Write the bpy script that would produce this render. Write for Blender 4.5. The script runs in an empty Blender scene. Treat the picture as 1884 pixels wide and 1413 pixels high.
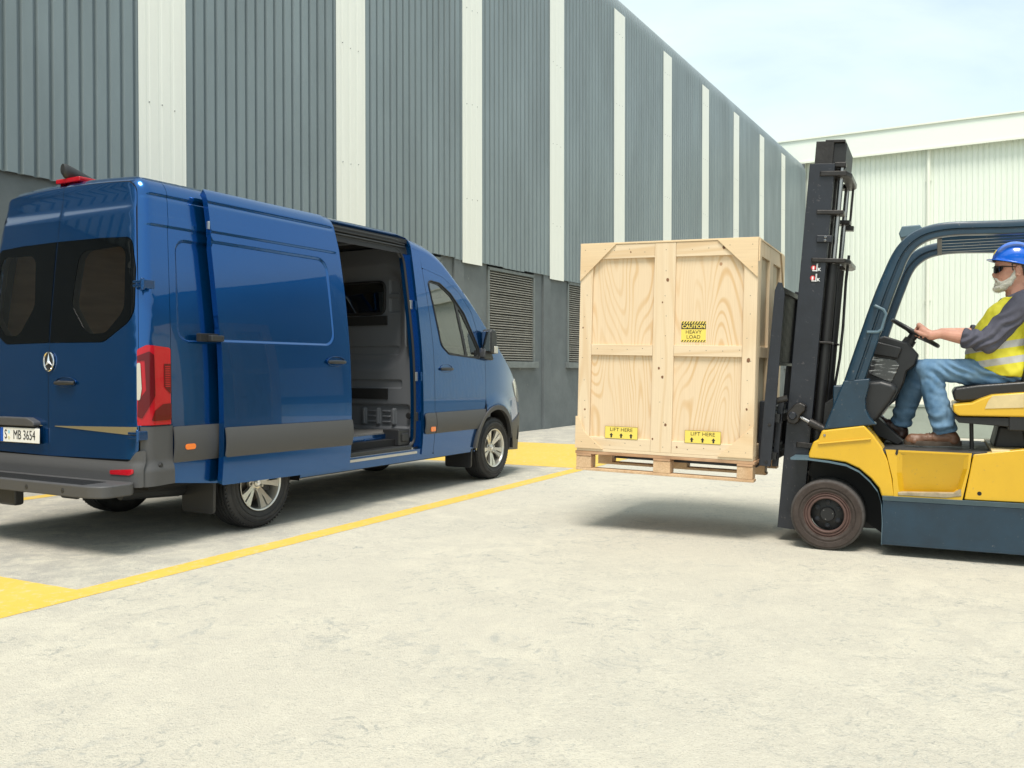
import bpy, bmesh, math, random
from mathutils import Vector, Matrix
from mathutils import noise
from mathutils.geometry import delaunay_2d_cdt
D = bpy.data
SC = bpy.context.scene
COL = SC.collection
R = math.radians
PI = math.pi
random.seed(7)

# ------------------------------------------------------------------ camera, sky, sun, exposure
cam = D.cameras.new('camera'); cam.sensor_width = 36; cam.lens = 31.53; cam.clip_end = 600; cam.clip_start = 0.05
camo = D.objects.new('camera', cam); COL.objects.link(camo)
camo.location = (0, 0, 1.25); camo.rotation_euler = (R(90 - 0.92), 0, 0)
SC.camera = camo

SUN_EL, SUN_AZ = 66.0, 192.0        # azimuth clockwise from +Y
world = D.worlds.new('World'); SC.world = world; world.use_nodes = True
wn = world.node_tree.nodes; wl = world.node_tree.links; wn.clear()
wo = wn.new('ShaderNodeOutputWorld'); bg = wn.new('ShaderNodeBackground'); bg.inputs[1].default_value = 0.12
sky = wn.new('ShaderNodeTexSky'); sky.sky_type = 'NISHITA'; sky.sun_disc = False
sky.sun_elevation = R(SUN_EL); sky.sun_rotation = R(SUN_AZ); sky.air_density = 1.2; sky.dust_density = 2.0; sky.ozone_density = 1.0
tc = wn.new('ShaderNodeTexCoord'); mp = wn.new('ShaderNodeMapping'); mp.inputs['Scale'].default_value = (1.0, 1.4, 3.4)
mp.inputs['Rotation'].default_value = (0.2, 0.35, 0.3); mp.inputs['Location'].default_value = (0.35, 0.1, 0.2)
nz = wn.new('ShaderNodeTexNoise'); nz.inputs['Scale'].default_value = 1.5; nz.inputs['Detail'].default_value = 7; nz.inputs['Roughness'].default_value = 0.56; nz.inputs['Distortion'].default_value = 0.6
cr = wn.new('ShaderNodeValToRGB'); cr.color_ramp.elements[0].position = 0.36; cr.color_ramp.elements[0].color = (0.50, 0.50, 0.50, 1)
cr.color_ramp.elements[1].position = 0.62; cr.color_ramp.elements[1].color = (0.95, 0.95, 0.95, 1)
mx = wn.new('ShaderNodeMix'); mx.data_type = 'RGBA'; mx.inputs[7].default_value = (4.3, 4.95, 4.65, 1)
wl.new(tc.outputs['Generated'], mp.inputs[0]); wl.new(mp.outputs[0], nz.inputs['Vector']); wl.new(nz.outputs[0], cr.inputs[0])
wl.new(cr.outputs[0], mx.inputs[0]); wl.new(sky.outputs[0], mx.inputs[6]); wl.new(mx.outputs[2], bg.inputs[0]); wl.new(bg.outputs[0], wo.inputs[0])

sun = D.lights.new('sun', 'SUN'); sun.energy = 2.15; sun.angle = R(21); sun.color = (1.0, 0.94, 0.85)
suno = D.objects.new('sun', sun); COL.objects.link(suno)
sd = Vector((math.sin(R(SUN_AZ)) * math.cos(R(SUN_EL)), math.cos(R(SUN_AZ)) * math.cos(R(SUN_EL)), math.sin(R(SUN_EL))))
suno.rotation_euler = sd.to_track_quat('Z', 'Y').to_euler()

SC.view_settings.view_transform = 'Standard'; SC.view_settings.look = 'None'; SC.view_settings.gamma = 1; SC.view_settings.use_curve_mapping = False
SC.view_settings.exposure = 0.95

# ------------------------------------------------------------------ materials
def mat(name, base, rough=0.5, metal=0.0, coat=0.0, coatr=0.03, cior=1.5, var=0.0, vs=4.0, var2=None, bump=0.0, bs=60.0, spec=0.5, stretch=(1, 1, 1), spots=None, emis=None):
    m = D.materials.new(name); m.use_nodes = True
    nt = m.node_tree; n = nt.nodes; l = nt.links; b = n['Principled BSDF']
    b.inputs['Base Color'].default_value = (*base, 1); b.inputs['Roughness'].default_value = rough; b.inputs['Metallic'].default_value = metal
    b.inputs['Coat Weight'].default_value = coat; b.inputs['Coat Roughness'].default_value = coatr; b.inputs['Coat IOR'].default_value = cior; b.inputs['Specular IOR Level'].default_value = spec
    if emis: b.inputs['Emission Color'].default_value = (*emis, 1); b.inputs['Emission Strength'].default_value = 1
    col = None
    if var or bump or spots:
        tc = n.new('ShaderNodeTexCoord'); mp = n.new('ShaderNodeMapping'); mp.inputs['Scale'].default_value = stretch
        l.new(tc.outputs['Object'], mp.inputs[0])
    if var:
        t = n.new('ShaderNodeTexNoise'); t.inputs['Scale'].default_value = vs; t.inputs['Detail'].default_value = 8; t.inputs['Roughness'].default_value = 0.62
        l.new(mp.outputs[0], t.inputs['Vector'])
        r = n.new('ShaderNodeMapRange'); r.inputs[1].default_value = 0.3; r.inputs[2].default_value = 0.7; l.new(t.outputs[0], r.inputs[0])
        x = n.new('ShaderNodeMix'); x.data_type = 'RGBA'
        c2 = var2 if var2 else tuple(c * (1 - var) for c in base)
        x.inputs[6].default_value = (*base, 1); x.inputs[7].default_value = (*c2, 1)
        if var2:
            k = n.new('ShaderNodeMath'); k.operation = 'MULTIPLY'; k.inputs[1].default_value = var; l.new(r.outputs[0], k.inputs[0]); l.new(k.outputs[0], x.inputs[0])
        else: l.new(r.outputs[0], x.inputs[0])
        col = x.outputs[2]; l.new(col, b.inputs['Base Color'])
        rr = n.new('ShaderNodeMapRange'); rr.inputs[3].default_value = max(0.02, rough * 0.85); rr.inputs[4].default_value = min(1, rough * 1.2); l.new(r.outputs[0], rr.inputs[0]); l.new(rr.outputs[0], b.inputs['Roughness'])
    if spots:  # (scale, threshold, colour, strength): scuffs with a shape of their own
        sc_, th, sc2, st = spots
        t = n.new('ShaderNodeTexNoise'); t.inputs['Scale'].default_value = sc_; t.inputs['Detail'].default_value = 9; t.inputs['Roughness'].default_value = 0.7
        l.new(mp.outputs[0], t.inputs['Vector'])
        r = n.new('ShaderNodeMapRange'); r.inputs[1].default_value = th; r.inputs[2].default_value = th + 0.05; r.inputs[4].default_value = st; l.new(t.outputs[0], r.inputs[0])
        x = n.new('ShaderNodeMix'); x.data_type = 'RGBA'; x.inputs[6].default_value = (*base, 1); x.inputs[7].default_value = (*sc2, 1)
        if col: l.new(col, x.inputs[6])
        l.new(r.outputs[0], x.inputs[0]); l.new(x.outputs[2], b.inputs['Base Color'])
    if bump:
        t = n.new('ShaderNodeTexNoise'); t.inputs['Scale'].default_value = bs; t.inputs['Detail'].default_value = 6; l.new(mp.outputs[0], t.inputs['Vector'])
        bm = n.new('ShaderNodeBump'); bm.inputs['Strength'].default_value = bump; bm.inputs['Distance'].default_value = 0.01; l.new(t.outputs[0], bm.inputs['Height']); l.new(bm.outputs[0], b.inputs['Normal'])
    return m

def glass_mat(name, tint, mixf, refl=0.0):
    m = D.materials.new(name); m.use_nodes = True; n = m.node_tree.nodes; l = m.node_tree.links; n.clear()
    o = n.new('ShaderNodeOutputMaterial'); t = n.new('ShaderNodeBsdfTransparent'); t.inputs[0].default_value = (*tint, 1)
    g = n.new('ShaderNodeBsdfGlossy'); g.inputs['Roughness'].default_value = 0.01; g.inputs[0].default_value = (0.95, 0.95, 0.95, 1)
    f = n.new('ShaderNodeFresnel'); f.inputs[0].default_value = 1.5
    a = n.new('ShaderNodeMath'); a.operation = 'MULTIPLY_ADD'; a.inputs[1].default_value = mixf; a.inputs[2].default_value = refl; a.use_clamp = True
    x = n.new('ShaderNodeMixShader'); l.new(f.outputs[0], a.inputs[0]); l.new(a.outputs[0], x.inputs[0]); l.new(t.outputs[0], x.inputs[1]); l.new(g.outputs[0], x.inputs[2]); l.new(x.outputs[0], o.inputs[0])
    return m

# ------------------------------------------------------------------ geometry helpers
def link(name, me, m=None, parent=None, loc=None, rot=None, label=None):
    o = D.objects.new(name, me); COL.objects.link(o)
    if m is not None and me is not None:
        for q in (m if isinstance(m, (list, tuple)) else [m]): me.materials.append(q)
    if parent is not None: o.parent = parent
    if loc is not None: o.location = loc
    if rot is not None: o.rotation_euler = rot
    if label: o['label'] = label
    return o
def empty(name, loc=(0, 0, 0), rz=0, label=None, cat=None, group=None):
    o = D.objects.new(name, None); COL.objects.link(o); o.location = loc; o.rotation_euler = (0, 0, rz); o.empty_display_size = 0.2
    tag(o, label, cat, group); return o
def tag(o, label=None, cat=None, group=None, kind=None):
    for k, v in (('label', label), ('category', cat), ('group', group), ('kind', kind)):
        if v: o[k] = v
    return o

class MB:
    """collects geometry for one mesh"""
    def __init__(s): s.v = []; s.f = []; s.mi = []
    def add(s, vs, fs, mi=0):
        b = len(s.v); s.v += [tuple(p) for p in vs]; s.f += [tuple(b + i for i in f) for f in fs]; s.mi += [mi] * len(fs); return s
    def box(s, a, b, M=None, mi=0):
        x0, y0, z0 = a; x1, y1, z1 = b
        if x0 > x1: x0, x1 = x1, x0
        if y0 > y1: y0, y1 = y1, y0
        if z0 > z1: z0, z1 = z1, z0
        vs = [Vector(p) for p in ((x0, y0, z0), (x1, y0, z0), (x1, y1, z0), (x0, y1, z0), (x0, y0, z1), (x1, y0, z1), (x1, y1, z1), (x0, y1, z1))]
        if M is not None: vs = [M @ p for p in vs]
        return s.add(vs, [(0, 3, 2, 1), (4, 5, 6, 7), (0, 1, 5, 4), (1, 2, 6, 5), (2, 3, 7, 6), (3, 0, 4, 7)], mi)
    def prism(s, poly, y0, y1, M=None, ax=1, mi=0):
        """poly in (x,z) pushed along y (ax=1), (y,z) along x (ax=0) or (x,y) along z (ax=2)"""
        if area2(poly) < 0: poly = poly[::-1]
        def mk(p, q): return Vector((p[0], q, p[1])) if ax == 1 else Vector((q, p[0], p[1])) if ax == 0 else Vector((p[0], p[1], q))
        lo, hi = min(y0, y1), max(y0, y1); n = len(poly)
        vs = [mk(p, lo) for p in poly] + [mk(p, hi) for p in poly]
        if M is not None: vs = [M @ p for p in vs]
        if ax == 1: fs = [tuple(range(n)), tuple(range(2 * n - 1, n - 1, -1))] + [(i, i + n, (i + 1) % n + n, (i + 1) % n) for i in range(n)]
        else: fs = [tuple(range(n - 1, -1, -1)), tuple(range(n, 2 * n))] + [(i, (i + 1) % n, (i + 1) % n + n, i + n) for i in range(n)]
        return s.add(vs, fs, mi)
    def tube(s, pts, r, seg=10, closed=False, caps=True, mi=0, rfun=None, flat=1.0):
        pts = [Vector(p) for p in pts]; n = len(pts); rings = []
        t0 = (pts[1] - pts[0]).normalized(); u = t0.orthogonal().normalized()
        b = len(s.v); prev = t0
        for i, p in enumerate(pts):
            if closed: t = (pts[(i + 1) % n] - pts[i - 1]).normalized()
            elif i == 0: t = t0
            elif i == n - 1: t = (pts[-1] - pts[-2]).normalized()
            else: t = ((pts[i + 1] - p).normalized() + (p - pts[i - 1]).normalized()).normalized()
            u = (prev.rotation_difference(t) @ u).normalized(); u = (u - t * u.dot(t)).normalized(); w = t.cross(u); prev = t
            rr = rfun(i / (n - 1)) if rfun else (r[i] if isinstance(r, (list, tuple)) else r)
            for k in range(seg):
                a = 2 * PI * k / seg; s.v.append(tuple(p + (u * math.cos(a) + w * math.sin(a) * flat) * rr))
        m = n if closed else n - 1
        for i in range(m):
            for k in range(seg):
                a0 = b + i * seg + k; a1 = b + i * seg + (k + 1) % seg; c0 = b + ((i + 1) % n) * seg + k; c1 = b + ((i + 1) % n) * seg + (k + 1) % seg
                s.f.append((a0, a1, c1, c0)); s.mi.append(mi)
        if caps and not closed:
            s.f.append(tuple(b + k for k in range(seg - 1, -1, -1))); s.f.append(tuple(b + (n - 1) * seg + k for k in range(seg))); s.mi += [mi, mi]
        return s
    def lathe(s, prof, c=(0, 0, 0), axis='y', seg=48, M=None, mi=0, a0=0, a1=2 * PI, close=False):
        """prof: (r, h) list, revolved about the axis through c; outward normals when prof runs with h increasing outside"""
        b = len(s.v); full = abs(a1 - a0 - 2 * PI) < 1e-6; ns = seg if full else seg + 1
        for r, h in prof:
            for k in range(ns):
                a = a0 + (a1 - a0) * k / seg; ca, sa = r * math.cos(a), r * math.sin(a)
                p = Vector((ca, h, sa)) if axis == 'y' else Vector((h, ca, sa)) if axis == 'x' else Vector((ca, sa, h))
                p += Vector(c)
                if M is not None: p = M @ p
                s.v.append(tuple(p))
        m = len(prof)
        for i in range(m if close else m - 1):
            j = (i + 1) % m
            for k in range(seg):
                k2 = (k + 1) % ns
                f = (b + i * ns + k, b + i * ns + k2, b + j * ns + k2, b + j * ns + k)
                s.f.append(f if axis != 'y' else f[::-1]); s.mi.append(mi)
        return s
    def build(s, name, m, parent=None, smooth=False, bevel=0, seg=2, loc=None, rot=None, label=None, sharp=35, fix=False):
        me = D.meshes.new(name); me.from_pydata(s.v, [], s.f)
        for p, i in zip(me.polygons, s.mi): p.material_index = i
        if fix:
            bm = bmesh.new(); bm.from_mesh(me); bmesh.ops.recalc_face_normals(bm, faces=bm.faces); bm.to_mesh(me); bm.free()
        me.validate()
        if smooth or bevel:
            for p in me.polygons: p.use_smooth = True
            me.set_sharp_from_angle(angle=R(sharp))
        o = link(name, me, m, parent, loc, rot, label)
        if bevel:
            bv = o.modifiers.new('bevel', 'BEVEL'); bv.width = bevel; bv.segments = seg; bv.limit_method = 'ANGLE'; bv.angle_limit = R(30); bv.harden_normals = True; bv.use_clamp_overlap = True
        return o

def area2(p): return sum(p[i][0] * p[(i + 1) % len(p)][1] - p[(i + 1) % len(p)][0] * p[i][1] for i in range(len(p)))
def rpoly(pts, r, seg=5):
    """polygon with rounded corners; r a number or one per corner"""
    out = []; n = len(pts)
    for i in range(n):
        p = Vector(pts[i]); a = Vector(pts[i - 1]); c = Vector(pts[(i + 1) % n]); rr = r[i] if isinstance(r, (list, tuple)) else r
        d1 = a - p; d2 = c - p; l1, l2 = d1.length, d2.length; d1.normalize(); d2.normalize()
        ang = d1.angle(d2)
        if rr <= 0 or abs(ang - PI) < 0.05: out.append(tuple(p)); continue
        t = min(rr / math.tan(ang / 2), l1 * 0.49, l2 * 0.49); rr = t * math.tan(ang / 2)
        cen = p + (d1 + d2).normalized() * (rr / math.sin(ang / 2)); s0 = p + d1 * t - cen; s1 = p + d2 * t - cen
        tot = s0.angle_signed(s1)
        for k in range(seg + 1):
            th = -tot * k / seg; out.append((cen.x + s0.x * math.cos(th) - s0.y * math.sin(th), cen.y + s0.x * math.sin(th) + s0.y * math.cos(th)))
    return out
def rrect(x0, z0, x1, z1, r, seg=5): return rpoly([(x0, z0), (x1, z0), (x1, z1), (x0, z1)], r, seg)
def circ(cx, cz, r, n=24, a0=0, a1=2 * PI):
    full = abs(a1 - a0 - 2 * PI) < 1e-6
    return [(cx + r * math.cos(a0 + (a1 - a0) * k / (n if full else n - 1)), cz + r * math.sin(a0 + (a1 - a0) * k / (n if full else n - 1))) for k in range(n)]
def dens(loop, h, closed=True):
    out = []; n = len(loop)
    for i in range(n if closed else n - 1):
        a = loop[i]; b = loop[(i + 1) % n]; L = math.hypot(b[0] - a[0], b[1] - a[1])
        if L < 1e-6: continue
        k = max(1, int(math.ceil(L / h)))
        for j in range(k): out.append((a[0] + (b[0] - a[0]) * j / k, a[1] + (b[1] - a[1]) * j / k))
    if not closed: out.append(tuple(loop[-1]))
    return out
def inpoly(x, y, P):
    c = False; j = len(P) - 1
    for i in range(len(P)):
        xi, yi = P[i]; xj, yj = P[j]
        if (yi > y) != (yj > y) and x < (xj - xi) * (y - yi) / (yj - yi) + xi: c = not c
        j = i
    return c
def interp(tab, x):
    if x <= tab[0][0]: return tab[0][1]
    if x >= tab[-1][0]: return tab[-1][1]
    n = len(tab)
    for i in range(n - 1):
        if tab[i][0] <= x <= tab[i + 1][0]:
            x0, y0 = tab[i]; x1, y1 = tab[i + 1]; h = x1 - x0
            m0 = (tab[i + 1][1] - tab[i - 1][1]) / (tab[i + 1][0] - tab[i - 1][0]) if i > 0 else (y1 - y0) / h
            m1 = (tab[i + 2][1] - tab[i][1]) / (tab[i + 2][0] - tab[i][0]) if i < n - 2 else (y1 - y0) / h
            t = (x - x0) / h; t2 = t * t; t3 = t2 * t
            return (2 * t3 - 3 * t2 + 1) * y0 + (t3 - 2 * t2 + t) * h * m0 + (3 * t2 - 2 * t3) * y1 + (t3 - t2) * h * m1
def sstep(a, b, x):
    t = max(0, min(1, (x - a) / (b - a))); return t * t * (3 - 2 * t)

def patch(name, surf, outline, m, parent, holes=(), feats=(), h=0.06, rim=0.0, rimm=None, out=None, grid=None, flat=False, label=None, off=0.0):
    """curved sheet-metal panel: 2D outline in the surface's own (a,b), analytic normals, edges returned inward by rim"""
    outl = dens(outline, h); hs = [dens(q, h) for q in holes]; fs = [dens(q, h) for q in feats]
    V = []; E = []
    for L in [outl] + hs:
        b = len(V); V += L; E += [(b + i, b + (i + 1) % len(L)) for i in range(len(L))]
    for L in fs:
        b = len(V); V += L; E += [(b + i, b + (i + 1) % len(L)) for i in range(len(L))]
    cell = {}
    for p in V: cell.setdefault((int(p[0] // h), int(p[1] // h)), []).append(p)
    xs = [p[0] for p in outl]; zs = [p[1] for p in outl]
    gx, gz = grid if grid else (h, h)
    nx = max(1, int((max(xs) - min(xs)) / gx)); nzz = max(1, int((max(zs) - min(zs)) / gz))
    for i in range(nx + 1):
        for j in range(nzz + 1):
            x = min(xs) + (max(xs) - min(xs)) * (i + 0.5 * (j % 2)) / (nx + 0.5); z = min(zs) + (max(zs) - min(zs)) * j / nzz
            if not inpoly(x, z, outl) or any(inpoly(x, z, q) for q in hs): continue
            cx, cz = int(x // h), int(z // h); ok = True
            for a in (-1, 0, 1):
                for c in (-1, 0, 1):
                    for p in cell.get((cx + a, cz + c), ()):
                        if (p[0] - x) ** 2 + (p[1] - z) ** 2 < (0.45 * min(gx, gz)) ** 2: ok = False
            if ok: V.append((x, z))
    r = delaunay_2d_cdt([Vector(p) for p in V], E, [], 0, 1e-6)
    vv, ff = r[0], r[2]
    keep = []
    for f in ff:
        cx = sum(vv[i].x for i in f) / 3; cz = sum(vv[i].y for i in f) / 3
        if inpoly(cx, cz, outl) and not any(inpoly(cx, cz, q) for q in hs): keep.append(tuple(f))
    used = sorted({i for f in keep for i in f}); idx = {i: k for k, i in enumerate(used)}
    e = 0.002
    def nrm(a, b):
        n = (surf(a + e, b) - surf(a - e, b)).cross(surf(a, b + e) - surf(a, b - e))
        return n.normalized() if n.length > 1e-12 else Vector((0, 0, 1))
    P = [surf(vv[i].x, vv[i].y) for i in used]; N = [nrm(vv[i].x, vv[i].y) for i in used]
    keep = [tuple(idx[i] for i in f) for f in keep]
    keep = [f for f in keep if (P[f[1]] - P[f[0]]).cross(P[f[2]] - P[f[0]]).length > 1e-9]
    # orientation
    ref = out if out is not None else Vector((0, -1, 0)); tot = sum((N[i].dot(ref) for i in range(0, len(N), max(1, len(N) // 50))))
    sg = 1 if tot > 0 else -1; N = [n * sg for n in N]
    ff2 = []
    for f in keep:
        g = (P[f[1]] - P[f[0]]).cross(P[f[2]] - P[f[0]]); a = N[f[0]] + N[f[1]] + N[f[2]]
        ff2.append(f if g.dot(a) > 0 else f[::-1])
    if off: P = [p + n * off for p, n in zip(P, N)]
    vs = list(P); fs2 = list(ff2); ln = [[N[i] for i in f] for f in ff2]; mi = [0] * len(ff2)
    if rim:
        ed = {}
        for f in ff2:
            for k in range(3): ed[(f[k], f[(k + 1) % 3])] = 1
        for (a, b) in [q for q in ed if (q[1], q[0]) not in ed]:
            c = len(vs); vs += [P[a], P[b], P[b] - N[b] * rim, P[a] - N[a] * rim]
            fn = (vs[c + 3] - vs[c]).cross(vs[c + 1] - vs[c])
            fn = fn.normalized() if fn.length > 1e-12 else Vector((0, 0, 1))
            fs2.append((c, c + 3, c + 2, c + 1)); ln.append([fn] * 4); mi.append(1 if rimm else 0)
    me = D.meshes.new(name); me.from_pydata([tuple(p) for p in vs], [], fs2)
    for p, k in zip(me.polygons, mi): p.use_smooth = True; p.material_index = k
    if not flat:
        flatn = [tuple(q) for L in ln for q in L]
        if len(flatn) == len(me.loops): me.normals_split_custom_set(flatn)
    return link(name, me, [m, rimm] if rimm else m, parent, label=label)

def text_obj(name, s, size, m, parent, M, depth=0.0, sx=1.0, align='CENTER', bold=0.0):
    c = D.curves.new(name, 'FONT'); c.body = s; c.size = size; c.align_x = align; c.align_y = 'CENTER'; c.extrude = depth; c.offset = bold; c.resolution_u = 3
    t = D.objects.new(name, c); COL.objects.link(t)
    bpy.context.view_layer.update()
    me = D.meshes.new_from_object(t.evaluated_get(bpy.context.evaluated_depsgraph_get()))
    D.objects.remove(t); me.transform(M @ Matrix.Diagonal((sx, 1, 1, 1)))
    me.materials.clear()
    return link(name, me, m, parent)
# ================================================================== SETTING
LD = Vector((0.461, 0.887)).normalized(); LN = Vector((LD.y, -LD.x))
def concrete_mat():
    m = D.materials.new('yard_concrete'); m.use_nodes = True; n = m.node_tree.nodes; l = m.node_tree.links; b = n['Principled BSDF']
    tc = n.new('ShaderNodeTexCoord')
    def noise(sc, det=8, ro=0.6, st=(1, 1, 1), dist=0.0, rot=0.0):
        mp = n.new('ShaderNodeMapping'); mp.inputs['Scale'].default_value = st; mp.inputs['Rotation'].default_value = (0, 0, rot); l.new(tc.outputs['Object'], mp.inputs[0])
        t = n.new('ShaderNodeTexNoise'); t.inputs['Scale'].default_value = sc; t.inputs['Detail'].default_value = det; t.inputs['Roughness'].default_value = ro; t.inputs['Distortion'].default_value = dist
        l.new(mp.outputs[0], t.inputs['Vector']); return t.outputs[0]
    def rng(x, a, c, lo=0, hi=1):
        r = n.new('ShaderNodeMapRange'); r.inputs[1].default_value = a; r.inputs[2].default_value = c; r.inputs[3].default_value = lo; r.inputs[4].default_value = hi; l.new(x, r.inputs[0]); return r.outputs[0]
    def mix(f, a, c):
        x = n.new('ShaderNodeMix'); x.data_type = 'RGBA'; l.new(f, x.inputs[0])
        for i, q in ((6, a), (7, c)):
            if isinstance(q, tuple): x.inputs[i].default_value = (*q, 1)
            else: l.new(q, x.inputs[i])
        return x.outputs[2]
    def mul(a, c_):
        k = n.new('ShaderNodeMath'); k.operation = 'MULTIPLY'; l.new(a, k.inputs[0]); l.new(c_, k.inputs[1]); return k.outputs[0]
    big = rng(noise(0.25, 3, 0.5), 0.36, 0.66); mid = rng(noise(4.0, 10, 0.74, dist=0.5), 0.42, 0.60)
    c = mix(big, (0.56, 0.525, 0.442), (0.51, 0.483, 0.410))
    # the concrete turns greyer on the parking bay's side
    sx = n.new('ShaderNodeVectorMath'); sx.operation = 'DOT_PRODUCT'; sx.inputs[1].default_value = (LN.x, LN.y, 0); l.new(tc.outputs['Object'], sx.inputs[0])
    wob = n.new('ShaderNodeMath'); wob.operation = 'MULTIPLY_ADD'; wob.inputs[1].default_value = 1.1; l.new(noise(0.8, 6, 0.6), wob.inputs[0]); l.new(sx.outputs['Value'], wob.inputs[2])
    c = mix(rng(wob.outputs[0], -3.7, -4.4, 0, 0.75), c, (0.36, 0.345, 0.315))
    c = mix(mul(mid, rng(noise(0.6, 4, 0.6), 0.38, 0.6, 0.2, 0.8)), c, (0.63, 0.593, 0.490))
    gate = rng(noise(1.3, 5, 0.65), 0.44, 0.60, 0.10, 1.0)
    pit = rng(noise(13.0, 12, 0.80, dist=1.6), 0.525, 0.61, 0, 0.8)
    c = mix(mul(pit, gate), c, (0.29, 0.30, 0.285))
    blo = rng(noise(5.5, 9, 0.7, dist=1.0), 0.55, 0.64, 0, 0.55); c = mix(mul(blo, rng(noise(0.8, 3, 0.5, rot=1.0), 0.45, 0.6)), c, (0.33, 0.34, 0.325))
    scr = rng(noise(34.0, 10, 0.75, dist=0.8, st=(0.7, 1.6, 1), rot=0.5), 0.56, 0.64, 0, 0.7); c = mix(mul(scr, rng(noise(0.7, 3, 0.5, rot=2.0), 0.42, 0.6, 0.25, 1.0)), c, (0.28, 0.28, 0.255))
    spk = rng(noise(120, 3, 0.6), 0.57, 0.68, 0, 0.5); c = mix(spk, c, (0.27, 0.26, 0.24))
    lite = rng(noise(40, 9, 0.75, dist=0.9), 0.54, 0.64, 0, 0.5); c = mix(lite, c, (0.68, 0.645, 0.545))
    l.new(c, b.inputs['Base Color']); b.inputs['Roughness'].default_value = 0.85; b.inputs['Specular IOR Level'].default_value = 0.25
    h = n.new('ShaderNodeMath'); h.operation = 'ADD'; l.new(noise(26, 9, 0.7, (1, 1.4, 1)), h.inputs[0]); l.new(noise(120, 3, 0.6), h.inputs[1])
    bm = n.new('ShaderNodeBump'); bm.inputs['Strength'].default_value = 0.8; bm.inputs['Distance'].default_value = 0.014; l.new(h.outputs[0], bm.inputs['Height']); l.new(bm.outputs[0], b.inputs['Normal'])
    return m
def paint_mat():
    m = D.materials.new('yellow_floor_paint'); m.use_nodes = True; n = m.node_tree.nodes; l = m.node_tree.links; b = n['Principled BSDF']
    tc = n.new('ShaderNodeTexCoord'); t = n.new('ShaderNodeTexNoise'); t.inputs['Scale'].default_value = 14; t.inputs['Detail'].default_value = 10; t.inputs['Roughness'].default_value = 0.72
    l.new(tc.outputs['Object'], t.inputs['Vector']); r = n.new('ShaderNodeMapRange'); r.inputs[1].default_value = 0.53; r.inputs[2].default_value = 0.64; r.inputs[4].default_value = 0.85; l.new(t.outputs[0], r.inputs[0])
    t2 = n.new('ShaderNodeTexNoise'); t2.inputs['Scale'].default_value = 1.6; t2.inputs['Detail'].default_value = 5; l.new(tc.outputs['Object'], t2.inputs['Vector'])
    x0 = n.new('ShaderNodeMix'); x0.data_type = 'RGBA'; x0.inputs[6].default_value = (0.62, 0.40, 0.045, 1); x0.inputs[7].default_value = (0.66, 0.46, 0.10, 1); l.new(t2.outputs[0], x0.inputs[0])
    x = n.new('ShaderNodeMix'); x.data_type = 'RGBA'; x.inputs[7].default_value = (0.55, 0.48, 0.28, 1); l.new(x0.outputs[2], x.inputs[6]); l.new(r.outputs[0], x.inputs[0]); l.new(x.outputs[2], b.inputs['Base Color'])
    b.inputs['Roughness'].default_value = 0.7
    bm = n.new('ShaderNodeBump'); bm.inputs['Strength'].default_value = 0.4; bm.inputs['Distance'].default_value = 0.008; l.new(t.outputs[0], bm.inputs['Height']); l.new(bm.outputs[0], b.inputs['Normal'])
    return m
M_conc = concrete_mat(); M_paint = paint_mat()
g = MB().add([(-160, -120, 0), (160, -120, 0), (160, 180, 0), (-160, 180, 0)], [(0, 1, 2, 3)]).build('ground', M_conc); tag(g, kind='structure')
def lp(s, t, z=0.0015): p = LD * s + LN * t; return (p.x, p.y, z)
def marking(name, s0, s1, t0, t1):
    o = MB().add([lp(s0, t0), lp(s0, t1), lp(s1, t1), lp(s1, t0)], [(0, 1, 2, 3)]).build(name, M_paint, fix=False); tag(o, kind='structure'); return o
mk = MB()
rq = random.Random(21)
def quad(s0, s1, t0, t1):
    L = dens([(s0, t0), (s0, t1), (s1, t1), (s1, t0)], 0.035); c = []
    for i, (a, b) in enumerate(L):
        w = 0.0035 * noise.noise(Vector((a * 9, b * 9, 0))) + 0.006 * noise.noise(Vector((a * 2.3, b * 2.3, 4))) + rq.uniform(-0.0012, 0.0012); c.append((a + w, b + w))
    mk.add([lp(a, b) for a, b in c], [tuple(range(len(c)))])
quad(3.36, 10.45, -4.53, -4.345); quad(3.36, 10.45, -8.27, -8.09)
quad(0.4, 3.36, -8.24, -4.345); quad(10.45, 13.77, -8.24, -4.345)
o = mk.build('road_marking', M_paint); tag(o, 'yellow painted bay outline with solid yellow ends on the concrete', kind='structure')

# --- long corrugated warehouse on the left
WSC = 1.10        # survey scale: the wall stands 8.8 m from the camera
BA = math.atan2(0.501, 0.865)
WH = empty('warehouse', (-9.25 * WSC, 0, 1.25 * (1 - WSC)), PI / 2 - BA, 'long grey corrugated warehouse with pale vertical strips behind the blue van', 'warehouse')
WH.scale = (WSC, WSC, WSC)
# local x runs along the wall (away from the camera), local y into the building
M_clad = mat('grey_cladding', (0.212, 0.258, 0.276), 0.42, var=0.25, vs=1.2, stretch=(1, 1, 0.25), spec=0.5, bump=0.03, bs=8)
M_strip = mat('translucent_sheet', (0.80, 0.80, 0.735), 0.4, var=0.05, vs=2.0, stretch=(6, 1, 0.5))
M_plinth = mat('painted_plinth', (0.145, 0.163, 0.170), 0.8, var=0.25, vs=1.5, bump=0.35, bs=25, spots=(3.0, 0.64, (0.26, 0.27, 0.26), 0.5))
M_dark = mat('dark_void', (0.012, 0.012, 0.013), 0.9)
M_louv = mat('louvre_metal', (0.34, 0.32, 0.28), 0.55, var=0.3, vs=6, bump=0.1)
M_frame = mat('louvre_frame', (0.17, 0.19, 0.19), 0.6, var=0.2, vs=5)
M_roof = mat('roof_sheet', (0.30, 0.34, 0.35), 0.5)
PITCH = 0.152; UEND = 42.3; ZB = 3.02; ZS = 9.2; RC_ = 0.62
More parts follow.
